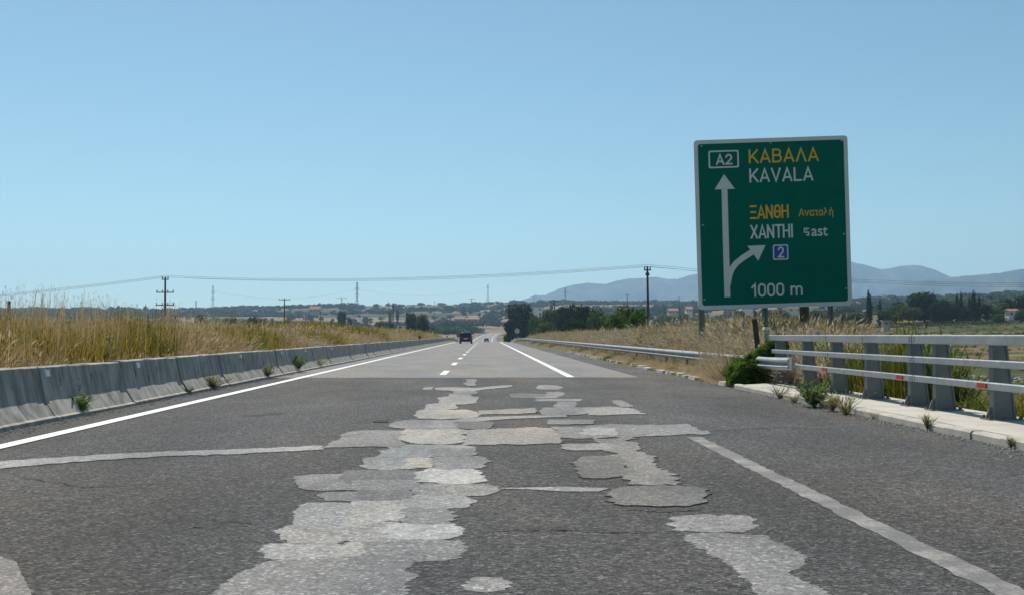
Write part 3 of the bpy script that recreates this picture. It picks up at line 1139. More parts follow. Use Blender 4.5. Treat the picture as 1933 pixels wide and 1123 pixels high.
def words(body, box, m, wd, gap=.17, lift=0.0):
    (xa, ya), (xb, yb) = S(*box[0]), S(*box[1])
    wd_h = wd / 2
    tot = sum(GLYPH[c][0] for c in body) + gap * (len(body) - 1)
    # skew of the line across the board is taken out by S; strokes keep their width whatever the set width
    x0, sx = xa + wd_h, (xb - xa - wd) / (tot - .12)
    z0, sz = yb + wd_h, (ya - yb - wd)
    mb = MB()
    pen = -.06
    q = 0
    for c in body:
        wg, strokes = GLYPH[c]
        for st in strokes:
            pts = [(x0 + (pen + p[0]) * sx, z0 + p[1] * sz) for p in st]
            a, b = Vector(pts[0]), Vector(pts[1])
            pts[0] = tuple(a - (b - a).normalized() * wd_h * .96)
            a, b = Vector(pts[-1]), Vector(pts[-2])
            pts[-1] = tuple(a - (b - a).normalized() * wd_h * .96)
            Lf, Rt = [], []
            for k, p in enumerate(pts):
                p = Vector(p)
                t0 = (p - Vector(pts[k - 1])).normalized() if k else (Vector(pts[1]) - p).normalized()
                t1 = (Vector(pts[k + 1]) - p).normalized() if k < len(pts) - 1 else t0
                t = (t0 + t1).normalized()
                n = Vector((-t.y, t.x))
                mit = wd_h / max(.42, n.dot(Vector((-t0.y, t0.x))))
                Lf.append(p + n * mit)
                Rt.append(p - n * mit)
            y = TY - lift - .0004 * (q % 4)
            q += 1
            for k in range(len(pts) - 1):
                mb.face([(v.x, y, v.y) for v in (Lf[k], Rt[k], Rt[k + 1], Lf[k + 1])])
        pen += wg + gap
    return mb.obj('lettering', m, panel, fix=False)


words('KABA\u039bA', ((370, 132), (778, 200)), M['sign_yellow'], .062)
words('KAVALA', ((374, 243), (746, 312)), M['sign_white'], .062)
words('\u039eAN\u0398H', ((378, 455), (605, 527)), M['sign_yellow'], .062)
txt('\u0391\u03bd\u03b1\u03c4\u03bf\u03bb\u03ae', ((660, 472), (861, 524)), M['sign_yellow'], .012)
words('XANTHI', ((382, 567), (632, 639)), M['sign_white'], .062)
txt('ast', ((733, 580), (830, 630)), M['sign_white'], .012)
words('1000', ((386, 899), (578, 970)), M['sign_white'], .066)
words('m', ((612, 912), (687, 966)), M['sign_white'], .060)
words('A2', ((181, 160), (278, 219)), M['sign_white'], .060)
# the damaged first letter of the small word: a squared hook
mb = MB()
def SQ(x0, y0, x1, y1): return [S(x0, y0), S(x1, y0), S(x1, y1), S(x0, y1)]
flat(mb, [SQ(690, 584, 721, 591), SQ(690, 591.2, 697, 606), SQ(690, 606.2, 722, 613), SQ(703, 595, 713, 600), SQ(713.5, 613.2, 721, 622), SQ(703, 622.2, 723, 629)], TY)
mb.obj('lettering', M['sign_white'], panel, fix=False)
# route number plates
(xa, za), (xb, zb) = S(137, 140), S(316, 236)
face_obj('route_frame', rrect(xa, xb, zb, za, .06), TY - .003, -.001, M['sign_white'], panel, rrect(xa + .052, xb - .052, zb + .052, za - .052, .05))
(xa, za), (xb, zb) = S(511, 680), S(602, 765)
face_obj('route_frame', rrect(xa, xb, zb, za, .06), TY - .004, -.001, M['sign_white'], panel, rrect(xa + .042, xb - .042, zb + .042, za - .042, .05))
face_obj('route_plate', rrect(xa + .04, xb - .04, zb + .04, za - .04, .05), TY - .002, -.001, M['sign_blue'], panel)
TY = -.0085
words('2', ((538, 691), (577, 753)), M['sign_white'], .055)
TY = -.004
# arrows
mb = MB()
C0, C1, C2 = S(252, 974), S(248, 860), S(232, 362)
Lf, Rt = ribbon([C0, C1, C2], .205)
flat(mb, [[Lf[k], Rt[k], Rt[k + 1], Lf[k + 1]] for k in range(2)], TY)
flat(mb, [[S(175, 363), S(292, 359), S(229, 275)]], TY - .0015)
mb.obj('straight_arrow', M['sign_white'], panel, fix=False)
mb = MB()
cv = [S(260, 905), S(265, 850), S(277, 815), S(300, 785), S(335, 757), S(372, 733), S(402, 715)]
Lf, Rt = ribbon(cv, [.12, .18, .2, .2, .2, .2, .2])
flat(mb, [[Lf[k], Rt[k], Rt[k + 1], Lf[k + 1]] for k in range(len(cv) - 1)], TY - .001)
flat(mb, [[S(365, 686), S(428, 771), S(469, 682)]], TY - .0025)
mb.obj('turning_arrow', M['sign_white'], panel, fix=False)
# screws along the border, the clamp heads above it
mb = MB()
for fx_, fz_ in ((-.45, .965), (.0, .972), (.46, .97), (-.46, .06), (.463, .10), (-.455, .5), (.46, .42)):
    mb.box((fx_ * SW, -.018, fz_ * SH), (.05, .012, .05))
mb.obj('screw', M['sign_grey'], panel)


def in_sign(px, Y=38.16):
    p = at(px, 600, Y)
    return sign.matrix_basis.inverted() @ p


for px, kind, wd in ((1328, 'steel_dark', .15), (1448, 'steel_dark', .13), (1572, 'steel_dark', .14)):
    q = in_sign(px)
    zb_ = tz(*(sign.matrix_basis @ q).xy) - .4
    mb = MB()
    lean = -.03
    for fl in (-.5, .5): mb.tube([(q.x + fl * wd + .10 * 0, q.y + .12, zb_), (q.x + fl * wd - .17, q.y + .06, Z0 + SH + (.06 if px != 1328 else -.2))], .035, 6)
    mb.box((q.x - .0, q.y + .13, 1.0), (wd, .03, 2.4), Matrix.Rotation(-.03, 3, 'Y'))
    mb.obj('post', M[kind], sign)
q = in_sign(1520)
zb_ = tz(*(sign.matrix_basis @ q).xy) - .4
mb = MB()
mb.tube([(q.x + .1, q.y + .2, zb_), (q.x + .04, q.y + .16, .9), (q.x, q.y + .14, 2.0), (q.x - .12, q.y + .12, 5.0)], [.24, .20, .17, .12], 9)
mb.obj('timber_prop', M['wood_brown'], sign, smooth=True)

# posts standing in front of the sign
p = at(1444, 636, 30.5)
mb = MB()
mb.box((0, 0, .55), (.17, .14, 1.5), None, 0, (.92, .92), .02)
cp = MB()
cp.box((0, 0, 0), (.19, .16, .08), None, 0, (.7, .7), .02)
e = empty('concrete_post', (p.x, 30.5, .0), (0, R(1.5), 0), 'short grey concrete post with white painted top under the green sign', 'post')
_s = mb.obj('shaft', M['kerb'], e, loc=(0, 0, .05))
cp.obj('cap', M['plaster'], e, loc=(0, 0, 1.385))
p = at(1430, 640, 29.5)
mb = MB()
mb.tube([(.06, 0, -.1), (0, 0, .9), (-.08, 0, 1.63)], [.075, .075, .07], 8)
tag(mb.obj('wooden_post', M['wood'], None, (p.x, 29.5, 0)), 'thin leaning black post beside the white-topped concrete post', 'post')

# ------------------------------------------------------------------ grass, scrub and weeds (what nobody could count)
def blade(mb, base, ang, h, lean, curve, wd, tint, mat_=0, segs=3, head=0.0):
    d = Vector((math.cos(ang), math.sin(ang), 0))
    s = Vector((-math.sin(ang), math.cos(ang), 0))
    a2 = random.uniform(0, math.pi)
    s = (s * math.cos(a2) + d * math.sin(a2))
    pts = []
    for k in range(segs + 1):
        t = k / segs
        pts.append(base + d * (lean * h * t + curve * h * t * t * t) + Vector((0, 0, h * (t - .35 * curve * t ** 3))))
    i = len(mb.v)
    for k in range(segs):
        w0 = wd * (1 - .75 * k / segs) / 2
        w1 = wd * (1 - .75 * (k + 1) / segs) / 2
        mb.face([pts[k] - s * w0, pts[k] + s * w0, pts[k + 1] + s * w1, pts[k + 1] - s * w1], mat_, tint)
    if head:
        t = (pts[-1] - pts[-2]).normalized()
        for q in (s, t.cross(s)):
            c = pts[-1]
            mb.face([c - t * head * .4, c + q * head * .16, c + t * head * .8, c - q * head * .16], mat_, min(1, tint + .15))


def clump(kind, seed):
    random.seed(1000 + seed)
    mb = MB()
    U = random.uniform
    if kind == 'straw':
        for k in range(42):
            r, a = U(0, .34), U(0, 6.28)
            blade(mb, Vector((r * math.cos(a), r * math.sin(a), 0)), a + U(-.8, .8), U(.55, 1.15), U(.02, .3), U(0, .5), U(.011, .02), U(0, 1), head=.11 if U(0, 1) < .35 else 0)
    elif kind == 'olive':
        for k in range(46):
            r, a = U(0, .3), U(0, 6.28)
            blade(mb, Vector((r * math.cos(a), r * math.sin(a), 0)), a + U(-.6, .6), U(.6, 1.1), U(.0, .2), U(0, .25), U(.014, .026), U(0, 1), head=.08 if U(0, 1) < .15 else 0)
    elif kind == 'grey':
        for k in range(34):
            r, a = U(0, .32), U(0, 6.28)
            blade(mb, Vector((r * math.cos(a), r * math.sin(a), 0)), a + U(-.8, .8), U(.5, 1.15), U(.05, .35), U(.1, .8), U(.01, .018), U(0, 1), segs=4, head=.13 if U(0, 1) < .5 else 0)
    elif kind == 'stalk':
        for k in range(7):
            r, a = U(0, .3), U(0, 6.28)
            blade(mb, Vector((r * math.cos(a), r * math.sin(a), 0)), a, U(.65, 1.1), U(.0, .12), U(0, .1), U(.014, .021), U(.1, .9), segs=3, head=.035)
            for j in range(3):
                blade(mb, Vector((r * math.cos(a), r * math.sin(a), U(.35, .8))), U(0, 6.28), U(.12, .28), U(.3, .8), .1, .008, U(.1, .9), segs=2, head=.03 if j else 0)
    elif kind == 'tuft':
        for k in range(40):
            r, a = U(0, .13), U(0, 6.28)
            blade(mb, Vector((r * math.cos(a), r * math.sin(a), 0)), a + U(-.5, .5), U(.5, 1.1), U(.15, .75), U(.1, .6), U(.016, .03), U(0, 1))
    elif kind == 'leafy':
        for k in range(14):
            a = U(0, 6.28)
            hgt = U(.4, 1.0)
            b0 = Vector((U(-.08, .08), U(-.08, .08), 0))
            ln = U(.05, .6)
            blade(mb, b0, a, hgt, ln, .1, .012, U(0, .5), segs=2)
            for j in range(9):
                t = U(.15, 1)
                c = b0 + Vector((math.cos(a), math.sin(a), 0)) * ln * hgt * t + Vector((0, 0, hgt * t))
                blade(mb, c, U(0, 6.28), U(.1, .22), U(.6, 1.5), U(.1, .7), U(.035, .06), U(0, 1), segs=2)
    return mb


def proto(kind, seed, m):
    o = bpy.data.objects.new('plant_clump', clump(kind, seed).mesh('plant_clump', m, fix=False))
    return o


def scatter(name, pts, label, protos):
    """pts: rows x, y, z, yaw, tilt, scale_xy, scale_z, proto index"""
    c = bpy.data.collections.new(name + '_kinds')
    for k, o in enumerate(protos):
        o.name = 'kind_%03d' % k
        c.objects.link(o)
    pts = np.asarray(pts, float)
    me = bpy.data.meshes.new(name)
    me.from_pydata(pts[:, :3].tolist(), [], [])
    at1 = me.attributes.new('rot', 'FLOAT_VECTOR', 'POINT')
    at1.data.foreach_set('vector', np.stack([pts[:, 4] * np.cos(pts[:, 3] * 3), pts[:, 4] * np.sin(pts[:, 3] * 5), pts[:, 3]], -1).ravel())
    at2 = me.attributes.new('scl', 'FLOAT_VECTOR', 'POINT')
    at2.data.foreach_set('vector', np.stack([pts[:, 5], pts[:, 5], pts[:, 6]], -1).ravel())
    at3 = me.attributes.new('idx', 'INT', 'POINT')
    at3.data.foreach_set('value', pts[:, 7].astype(np.int32))
    o = link(name, me)
    tag(o, label, None, None, 'stuff')
    ng = bpy.data.node_groups.new(name + '_spread', 'GeometryNodeTree')
    ng.interface.new_socket('Geometry', in_out='INPUT', socket_type='NodeSocketGeometry')
    ng.interface.new_socket('Geometry', in_out='OUTPUT', socket_type='NodeSocketGeometry')
    gi, go = ng.nodes.new('NodeGroupInput'), ng.nodes.new('NodeGroupOutput')
    ci = ng.nodes.new('GeometryNodeCollectionInfo')
    ci.inputs['Collection'].default_value = c
    ci.inputs['Separate Children'].default_value = True
    ci.inputs['Reset Children'].default_value = True
    ip = ng.nodes.new('GeometryNodeInstanceOnPoints')
    ip.inputs['Pick Instance'].default_value = True
    def na(nm, t):
        n = ng.nodes.new('GeometryNodeInputNamedAttribute')
        n.data_type = t
        n.inputs['Name'].default_value = nm
        return [q for q in n.outputs if q.enabled][0]
    lk = ng.links.new
    lk(gi.outputs[0], ip.inputs['Points'])
    lk(ci.outputs[0], ip.inputs['Instance'])
    lk(na('idx', 'INT'), ip.inputs['Instance Index'])
    lk(na('rot', 'FLOAT_VECTOR'), ip.inputs['Rotation'])
    lk(na('scl', 'FLOAT_VECTOR'), ip.inputs['Scale'])
    lk(ip.outputs[0], go.inputs[0])
    md = o.modifiers.new('spread', 'NODES')
    md.node_group = ng
    return o


def nz(x, y, s, seed): return mn.noise(Vector((x * s + seed, y * s - seed, seed)))


G_PROTOS = [proto('straw', 1, M['straw']), proto('straw', 2, M['straw']), proto('straw', 3, M['straw']), proto('olive', 4, M['olive']), proto('olive', 5, M['olive']),
            proto('grey', 6, M['straw_grey']), proto('grey', 7, M['straw_grey']), proto('grey', 8, M['straw_grey']), proto('stalk', 9, M['straw']),
            proto('tuft', 10, M['straw']), proto('tuft', 11, M['straw_grey']), proto('leafy', 12, M['weed']), proto('leafy', 13, M['weed_dry'])]
random.seed(21)
U = random.uniform
pts = []
# left of the barrier
tries = 0
while tries < 26000:
    tries += 1
    y = 11 + 185 * random.random() ** 1.5
    depth = random.random() ** 1.7 * (14 + y * .55)
    x = -7.25 - depth
    if x / y < -.62: continue
    n1, n2 = nz(x, y, .11, 2.0), nz(x, y, .4, 7.0)
    hgt = 1.02 + .22 * min(1, depth / 3) + .55 * min(1, max(0, (y - 20) / 60)) * min(1, depth / 5) + .38 * n2 + .2 * nz(x, y, .2, 81.)
    gre = n1 + .3 * n2 + (.22 if 16 < y < 34 and depth > .6 else 0)
    if gre > .22 and depth > .5: k, hgt = random.choice((3, 4)), hgt * 1.12
    elif gre < -.25: k = random.choice((5, 6, 7))
    else: k = random.choice((0, 1, 2, 0, 1, 2, 5, 6))
    if random.random() < .06: k = 12
    if depth < .5: hgt *= .72
    if random.random() < .05 and y < 45: k, hgt = 8, U(1.5, 2.15)
    wsc = min(1.0 + min(1.0, y / 110), (depth + .5) / 1.25)
    pts.append((x, y, float(zr(y)) - .03, U(0, 6.28), U(0, .12) if depth > 1.5 else 0, wsc * U(.8, 1.2), hgt * U(.8, 1.1), k))
# the standing stalks above the near left grass
for k in range(460):
    y = 13.5 + 20 * random.random() ** 1.6
    x = -8.0 - U(0, 1) * (y * .48 - 6.8) if y > 15.5 else -8.0
    if nz(x, y, .55, 93.) < -.05: continue
    pts.append((x, y, 0, U(0, 6.28), U(0, .08), U(.7, 1.1), U(1.65, 2.2) * (1.0 if nz(x, y, .5, 3.3) > -.1 else .8), 8))
_p = np.array(pts)
scatter('dry_grass', _p, 'tall dry golden grass and green reeds filling the field behind the concrete barrier', G_PROTOS)

random.seed(22)
pts = []
G2 = [bpy.data.objects.new('plant_clump', o.data) for o in G_PROTOS]
for tries in range(17000):
    y = 24.8 + 165 * random.random() ** 1.6
    ex = edge_x(y)
    x = 6.62 + (ex + 3.5 - 6.62) * random.random()
    n1, n2 = nz(x, y, .13, 12.0), nz(x, y, .45, 17.0)
    hgt = .85 + .38 * min(1, (x - 6.6) / 3) + .42 * n2 + .30 * n1 + .12 * min(1, max(0, y - 30) / 50)
    if n2 < -.42: continue
    if y > 30: hgt += .34 * (1 - min(1, max(0, y - 42) / 40)) * min(1, (x - 6.6) / 1.2)
    if y < 31: hgt *= .62 + .38 * (y - 25) / 6
    g_ = n1 + .35 * n2
    if x - 6.62 < .35: hgt *= .7
    if g_ > .34: k, hgt = random.choice((11, 12)), hgt * .9
    elif g_ > .28: k = 4
    elif random.random() < .05: k, hgt = 8, hgt * 1.35
    elif g_ < -.3: k = random.choice((0, 1, 2))
    else: k = random.choice((5, 6, 7, 5, 6, 7, 0))
    if y < 38.5: hgt = min(hgt, 1.5 - .25 * max(0, (36 - y) / 8))
    if y < 28.2 and x < 7.3 or x > .333 * y: continue
    wsc = min(1 + min(1, y / 110), (x - 6.62 + .38) / 1.2)
    pts.append((x, y, tz(x, y) - .03, U(0, 6.28), U(0, .15) if x > 8 else 0, wsc * U(.8, 1.15), hgt * U(.75, 1.15), k))
# low tufts between the kerb stones and the guardrail
for tries in range(3600):
    y = 25.6 + 165 * random.random() ** 1.7
    x = 5.80 + random.random() ** .75 * .62
    n2 = nz(x, y, .5, 27.0)
    hgt = .12 + .26 * (x - 5.75) / .6 + .18 * n2 + (.3 if 27.5 < y < 32 and x > 5.95 and n2 > -.1 else 0)
    if hgt < .12 or (y < 27.3 and x > 5.9): continue
    k = 11 if n2 > .33 else (12 if n2 > .22 else random.choice((9, 10, 5, 6, 9, 10)))
    pts.append((x, y, tz(x, y) + .05, U(0, 6.28), U(0, .2), U(.3, .6), hgt * U(.8, 1.25), k))
for k in range(34):
    y = U(28.3, 32.5)
    pts.append((U(6.12, 6.6), y, 0, U(0, 6.28), 0, U(.35, .55), U(.75, 1.25), random.choice((0, 5, 6, 7, 8))))
scatter('verge_grass', pts, 'bleached tall dry grass on the right verge around the guardrail', G2)

random.seed(23)
pts = []
G3 = [bpy.data.objects.new('plant_clump', o.data) for o in G_PROTOS]
for tries in range(9000):
    y = 9 + 85 * random.random() ** 1.3
    x = 7.9 + random.random() ** 1.3 * (6 + y * .55)
    if x > edge_x(y) + 45: continue
    z = tz(x, y)
    n1 = nz(x, y, .12, 41.0) + .3 * nz(x, y, .5, 44.)
    near_b = x < edge_x(y) + 5
    if y > 24.5 and x < edge_x(y) + 3: continue
    hgt = .5 + .5 * random.random()
    if n1 > .08: k = random.choice((11, 11, 4, 12))
    else: k = random.choice((0, 5, 12, 12, 3, 11))
    if near_b and y > 16 and n1 > -.1:
        k, hgt = random.choice((11, 4, 3)), U(1.0, 2.0) * min(1, (x - 7.6) / 1.5 + .3)
    if x / y > .36: hgt = min(hgt, .75)
    pts.append((x, y, z - .05, U(0, 6.28), U(0, .2), min(U(.9, 1.6) * (1 + y / 100), (x - 7.2) / 1.0), hgt, k))
# green growth on the slope right behind the first railing posts
for k in range(330):
    y = U(19.5, 30)
    x = U(7.75, 7.9 + (y - 17) * .33)
    pts.append((x, y, tz(x, y) - .05, U(0, 6.28), U(0, .15), min(.75, (x - 7.3) / .9), U(.7, 1.25) + max(0, (26 - y) * .12), random.choice((11, 11, 4, 3, 11))))
# patches of taller weeds out on the valley field
for tries in range(5200):
    y = U(60, 330)
    x = 16 + random.random() * (y * .62)
    n1 = nz(x, y * 3.2, .03, 51.0) + .4 * nz(x, y, .12, 55.)
    if n1 < .02: continue
    pts.append((x, y, tz(x, y) - .05, U(0, 6.28), U(0, .2), U(1.5, 3.0), U(.35, .9), random.choice((11, 11, 12, 12, 4)) if n1 > .12 else random.choice((12, 12, 3, 0))))
scatter('field_weeds', pts, 'green and dry weeds on the embankment and field seen through the railing', G3)


# ------------------------------------------------------------------ trees
def crown_mesh(lobes, n, leaf, m, seed, up=.3):
    """many leaf clusters spread through overlapping lobes (centre, radii)"""
    rng = np.random.default_rng(seed)
    vol = np.array([r[0] * r[1] * r[2] for _, r in lobes]) ** .8
    ch = rng.choice(len(lobes), n, p=vol / vol.sum())
    v = rng.normal(size=(n, 3))
    v /= np.linalg.norm(v, axis=1)[:, None]
    rad = rng.uniform(.35, 1, n) ** .55
    C = np.array([l[0] for l in lobes])[ch]
    Rr = np.array([l[1] for l in lobes])[ch]
    # break the outline with coarse clumps and gaps
    P = C + v * Rr * rad[:, None]
    wob = np.array([mn.noise(Vector(p) * (2.2 / max(.6, leaf * 7)) + Vector((seed, 0, 0))) for p in P])
    keep = wob > -.28
    P, v, Rr, wob = P[keep], v[keep], Rr[keep], wob[keep]
    P = P + v * Rr * (.16 * wob[:, None])
    n = len(P)
    nrm = v + rng.normal(size=(n, 3)) * .8 + np.array([0, 0, up])
    nrm /= np.linalg.norm(nrm, axis=1)[:, None]
    a = np.cross(nrm, rng.normal(size=(n, 3)))
    a /= np.linalg.norm(a, axis=1)[:, None]
    b = np.cross(nrm, a)
    s = leaf * rng.uniform(.6, 1.35, n)[:, None]
    q = rng.uniform(.5, .9, n)[:, None]
    V = np.stack([P - a * s, P - b * s * q + nrm * s * .2, P + a * s, P + b * s * q + nrm * s * .2], 1).reshape(-1, 3)
    me = bpy.data.meshes.new('crown')
    me.from_pydata(V.tolist(), [], np.arange(4 * n).reshape(-1, 4).tolist())
    at_ = me.attributes.new('tint', 'FLOAT', 'FACE')
    at_.data.foreach_set('value', np.clip(.5 + wob * .7 + rng.normal(size=n) * .22, 0, 1))
    me.materials.append(m)
    return me


def trunk_mesh(h, r, limbs, seed, lean=0.0):
    rnd = random.Random(seed)
    mb = MB()
    pts = [(0, 0, -.5), (lean * .2 + rnd.uniform(-.1, .1) * r, 0, h * .35), (lean * .6, rnd.uniform(-.5, .5) * r, h * .7), (lean, 0, h)]
    mb.tube(pts, [r * 1.35, r, r * .75, r * .35], 8)
    for k in range(limbs):
        t = rnd.uniform(.4, .85)
        a = rnd.uniform(0, 6.28)
        l = h * rnd.uniform(.25, .5)
        b = Vector((lean * t, 0, h * t))
        d = Vector((math.cos(a), math.sin(a), rnd.uniform(.5, 1.1)))
        mb.tube([b, b + d * l * .5, b + d * l + Vector((0, 0, .1 * l))], [r * .45, r * .3, r * .1], 6)
    return mb.mesh('trunk', M['bark'], True)


def rnd_lobes(rnd, H, W, n, base=.3, flat_=1.0):
    out = []
    for k in range(n):
        t = rnd.random()
        zc = H * (base + (1 - base) * (.2 + .65 * t))
        rr = W * (.62 - .25 * abs(t - .4))
        a = rnd.uniform(0, 6.28)
        o = (W - rr) * rnd.uniform(.2, .95)
        out.append(((o * math.cos(a), o * math.sin(a), zc), (rr, rr, rr * rnd.uniform(.65, .95) * flat_)))
    return out


TREES = {}


def tree_kind(key, H, W, n, leaf, m, base=.25, lobes=9, seeds=(1, 2, 3), trunk_r=None, flat_=1.0):
    TREES[key] = []
    for s in seeds:
        rnd = random.Random(s * 31 + len(key))
        TREES[key].append((crown_mesh(rnd_lobes(rnd, H, W, lobes, base, flat_), n, leaf, m, s), trunk_mesh(H * .75, trunk_r or H * .025, 5, s), H))


tree_kind('pine', 10, 4.3, 5200, .30, M['leaf_dark'], .12, 13, (4,), None, .9)
tree_kind('round', 8, 3.6, 3600, .28, M['leaf_mid'], .1, 11, (5, 6, 7))
tree_kind('dark', 8, 3.4, 3600, .27, M['leaf_dark'], .08, 11, (8, 9, 10))
tree_kind('grey', 6, 3.4, 3000, .25, M['leaf_olive'], .05, 10, (11, 12))
tree_kind('bright', 4, 2.6, 4200, .16, M['leaf_bright'], .02, 12, (13, 14))
tree_kind('bush', 4.5, 3.4, 4600, .2, M['leaf_mid'], .0, 12, (15, 16, 17))
tree_kind('bushdark', 5, 3.6, 4600, .21, M['leaf_dark'], .0, 12, (18, 19))
TREES['cypress'] = []
for s in (20, 21, 22):
    rnd = random.Random(s)
    lb = []
    for k in range(11):
        t = k / 10
        rr = 1.0 * (math.sin(math.pi * min(1, .14 + t * .86)) ** .7) * (1 - .45 * t) + .08
        lb.append(((rnd.uniform(-.12, .12), rnd.uniform(-.12, .12), .5 + 10.6 * t), (rr, rr, 1.1 + (.5 if k == 10 else 0))))
    TREES['cypress'].append((crown_mesh(lb, 2600, .21, M['leaf_dark'], s, .9), trunk_mesh(6, .16, 0, s), 12.2))

_tc = {}


def plant_tree(kind, px, Y, top_py, label, group=None, width=None, base_py=None, name=None, cat='tree', z=None):
    """a tree at distance Y along the sight line px, tall enough to reach top_py"""
    lst = TREES[kind]
    i = _tc.get(kind, 0)
    _tc[kind] = i + 1
    cr, tr, H = lst[i % len(lst)]
    top = at(px, top_py, Y)
    zb = z if z is not None else (at(px, base_py, Y).z if base_py else tz(top.x, Y))
    k = (top.z - zb) / (H * .98)
    e = empty(name or (kind + '_tree' if kind in ('pine', 'cypress') else ('bush' if kind.startswith('bu') or kind == 'bright' else 'tree')), (top.x, Y, zb), (0, 0, random.uniform(0, 6.28)), label, cat, group)
    wk = (width / 2 / {'pine': 4.3, 'round': 3.6, 'dark': 3.4, 'grey': 3.4, 'bright': 2.6, 'bush': 3.4, 'bushdark': 3.6, 'cypress': 1.05}[kind]) if width else k
    e.scale = (wk, wk, k)
    link('crown', cr, e)
    link('trunk', tr, e)
    return e


def wpx(p, Y): return p / 2100. * Y


random.seed(31)
TG = 'trees and bushes beyond the right verge'
plant_tree('pine', 984, 330, 572, 'tall round-topped dark pine rising at the left end of the roadside thicket', TG, wpx(74, 330))
plant_tree('dark', 962, 318, 603, 'small dark tree crouching against the foot of the tall round pine', TG, wpx(34, 318))
plant_tree('bush', 1012, 300, 596, 'mid green tree leaning against the right flank of the tall round pine', TG, wpx(40, 300))
plant_tree('bush', 1040, 270, 588, 'mid green roadside tree right of the pine, under the transformer pole', TG, wpx(56, 270))
plant_tree('bushdark', 1072, 255, 581, 'broad dark green tree at the middle of the roadside thicket', TG, wpx(62, 255))
plant_tree('dark', 1106, 240, 573, 'dark tree with a raised ragged top at the right of the thicket', TG, wpx(50, 240))
plant_tree('bush', 1125, 215, 590, 'green bush filling the gap between thicket and bright shrub', TG, wpx(50, 215))
plant_tree('bush', 1030, 235, 607, 'low green bush in front of the thicket beside the round sign', TG, wpx(60, 235), name='bush', cat='bush')
plant_tree('bushdark', 1088, 205, 603, 'low dark bush in front of the broad dark tree', TG, wpx(64, 205), name='bush', cat='bush')
plant_tree('bright', 1160, 120, 592, 'bright green leafy shrub left of the tall black pole', TG, wpx(62, 120), name='shrub', cat='shrub')
plant_tree('bright', 1205, 112, 586, 'bright green leafy shrub standing right at the tall black pole', TG, wpx(64, 112), name='shrub', cat='shrub')
plant_tree('bush', 1180, 135, 583, 'taller green bush behind the two bright shrubs', TG, wpx(46, 135), name='bush', cat='bush')
plant_tree('cypress', 1195, 150, 574, 'slim pointed young cypress poking out above the bright shrubs', TG, wpx(13, 150))

TL = 'trees along the far edge of the valley field'
TLINE = [('cypress', 1640, 330, 541, 15, 612, 'tall slim dark cypress just right of the green sign'), ('cypress', 1661, 335, 558, 10, 611, 'second, shorter slim cypress right of the green sign'),
         ('round', 1620, 350, 590, 40, 612, 'pale green tree behind the tall slim cypress'), ('round', 1690, 345, 572, 46, 610, 'mid green bushy tree right of the two slim cypresses'),
         ('grey', 1716, 340, 578, 44, 609, 'grey green low tree in front of the field-edge row, left of the large crown'), ('dark', 1697, 352, 562, 26, 608, 'dark tree top left of the large domed tree'),
         ('dark', 1745, 350, 552, 62, 608, 'largest domed dark tree of the field-edge row'), ('bushdark', 1776, 340, 570, 44, 607, 'dark rounded tree under the right flank of the large dome'),
         ('cypress', 1782, 352, 564, 8, 607, 'small pointed cypress between the large dome and the tall pair'), ('dark', 1795, 345, 572, 36, 607, 'dark tree left of the paired tall cypresses'),
         ('cypress', 1806, 345, 549, 10, 606, 'left spire of the paired tall cypresses'), ('cypress', 1814, 348, 546, 11, 606, 'right spire of the paired tall cypresses'),
         ('dark', 1823, 340, 574, 22, 606, 'dark low tree between the two cypress groups'), ('cypress', 1830, 346, 556, 10, 606, 'left spire of the three grouped cypresses'),
         ('cypress', 1838, 348, 543, 15, 606, 'tallest middle spire of the three grouped cypresses'), ('cypress', 1848, 346, 553, 12, 605, 'right spire of the three grouped cypresses'),
         ('dark', 1861, 340, 574, 24, 604, 'rounded dark tree just right of the three grouped cypresses'), ('round', 1880, 350, 578, 28, 604, 'mid green low tree left of the red-roofed house'),
         ('round', 1893, 352, 572, 30, 603, 'taller green tree left of the red-roofed house'), ('dark', 1905, 362, 562, 20, 602, 'dark tree behind the red-roofed house'),
         ('dark', 1931, 345, 552, 34, 602, 'tall dark tree at the right picture edge beyond the house'), ('bush', 1926, 325, 585, 24, 602, 'green bush right of the red-roofed house'),
         ('bush', 1885, 325, 592, 26, 604, 'low bush left of the red-roofed house'), ('round', 1955, 350, 560, 44, 602, 'dark tree beyond the right picture edge'),
         ('round', 1765, 362, 566, 40, 607, 'green tree hidden behind the right side of the large dome'), ('round', 1668, 330, 586, 30, 611, 'green bush at the foot of the shorter slim cypress')]
for kd, px, Y, ty, wp, by, lb in TLINE:
    plant_tree(kd, px, Y, ty, lb, TL, wpx(wp * (1 if kd == 'cypress' else 1.22), Y), None if kd != 'x' else by, z=at(px, by, Y).z - .6)
# the dark clipped hedge at the foot of that row
mb = MB()
hp = [(1640, 613), (1690, 611), (1740, 609), (1800, 607), (1860, 606), (1905, 604)]
lob = []
P0 = at(1640, 612, 318)
for k in range(60):
    t = k / 59
    px = 1655 + 250 * t
    q = at(px, np.interp(px, [a for a, _ in hp], [b for _, b in hp]), 318)
    lob.append(((q.x - P0.x, random.uniform(-.3, .3), tz(q.x, 318) + .6 - P0.z), (.95, .9, 1.15 + random.uniform(-.1, .1))))
hg = empty('hedge', P0, (0, 0, 0), 'long low dark hedge along the far edge of the field before the trees', 'hedge')
link('crown', crown_mesh(lob, 4200, .16, M['leaf_dark'], 77), hg)

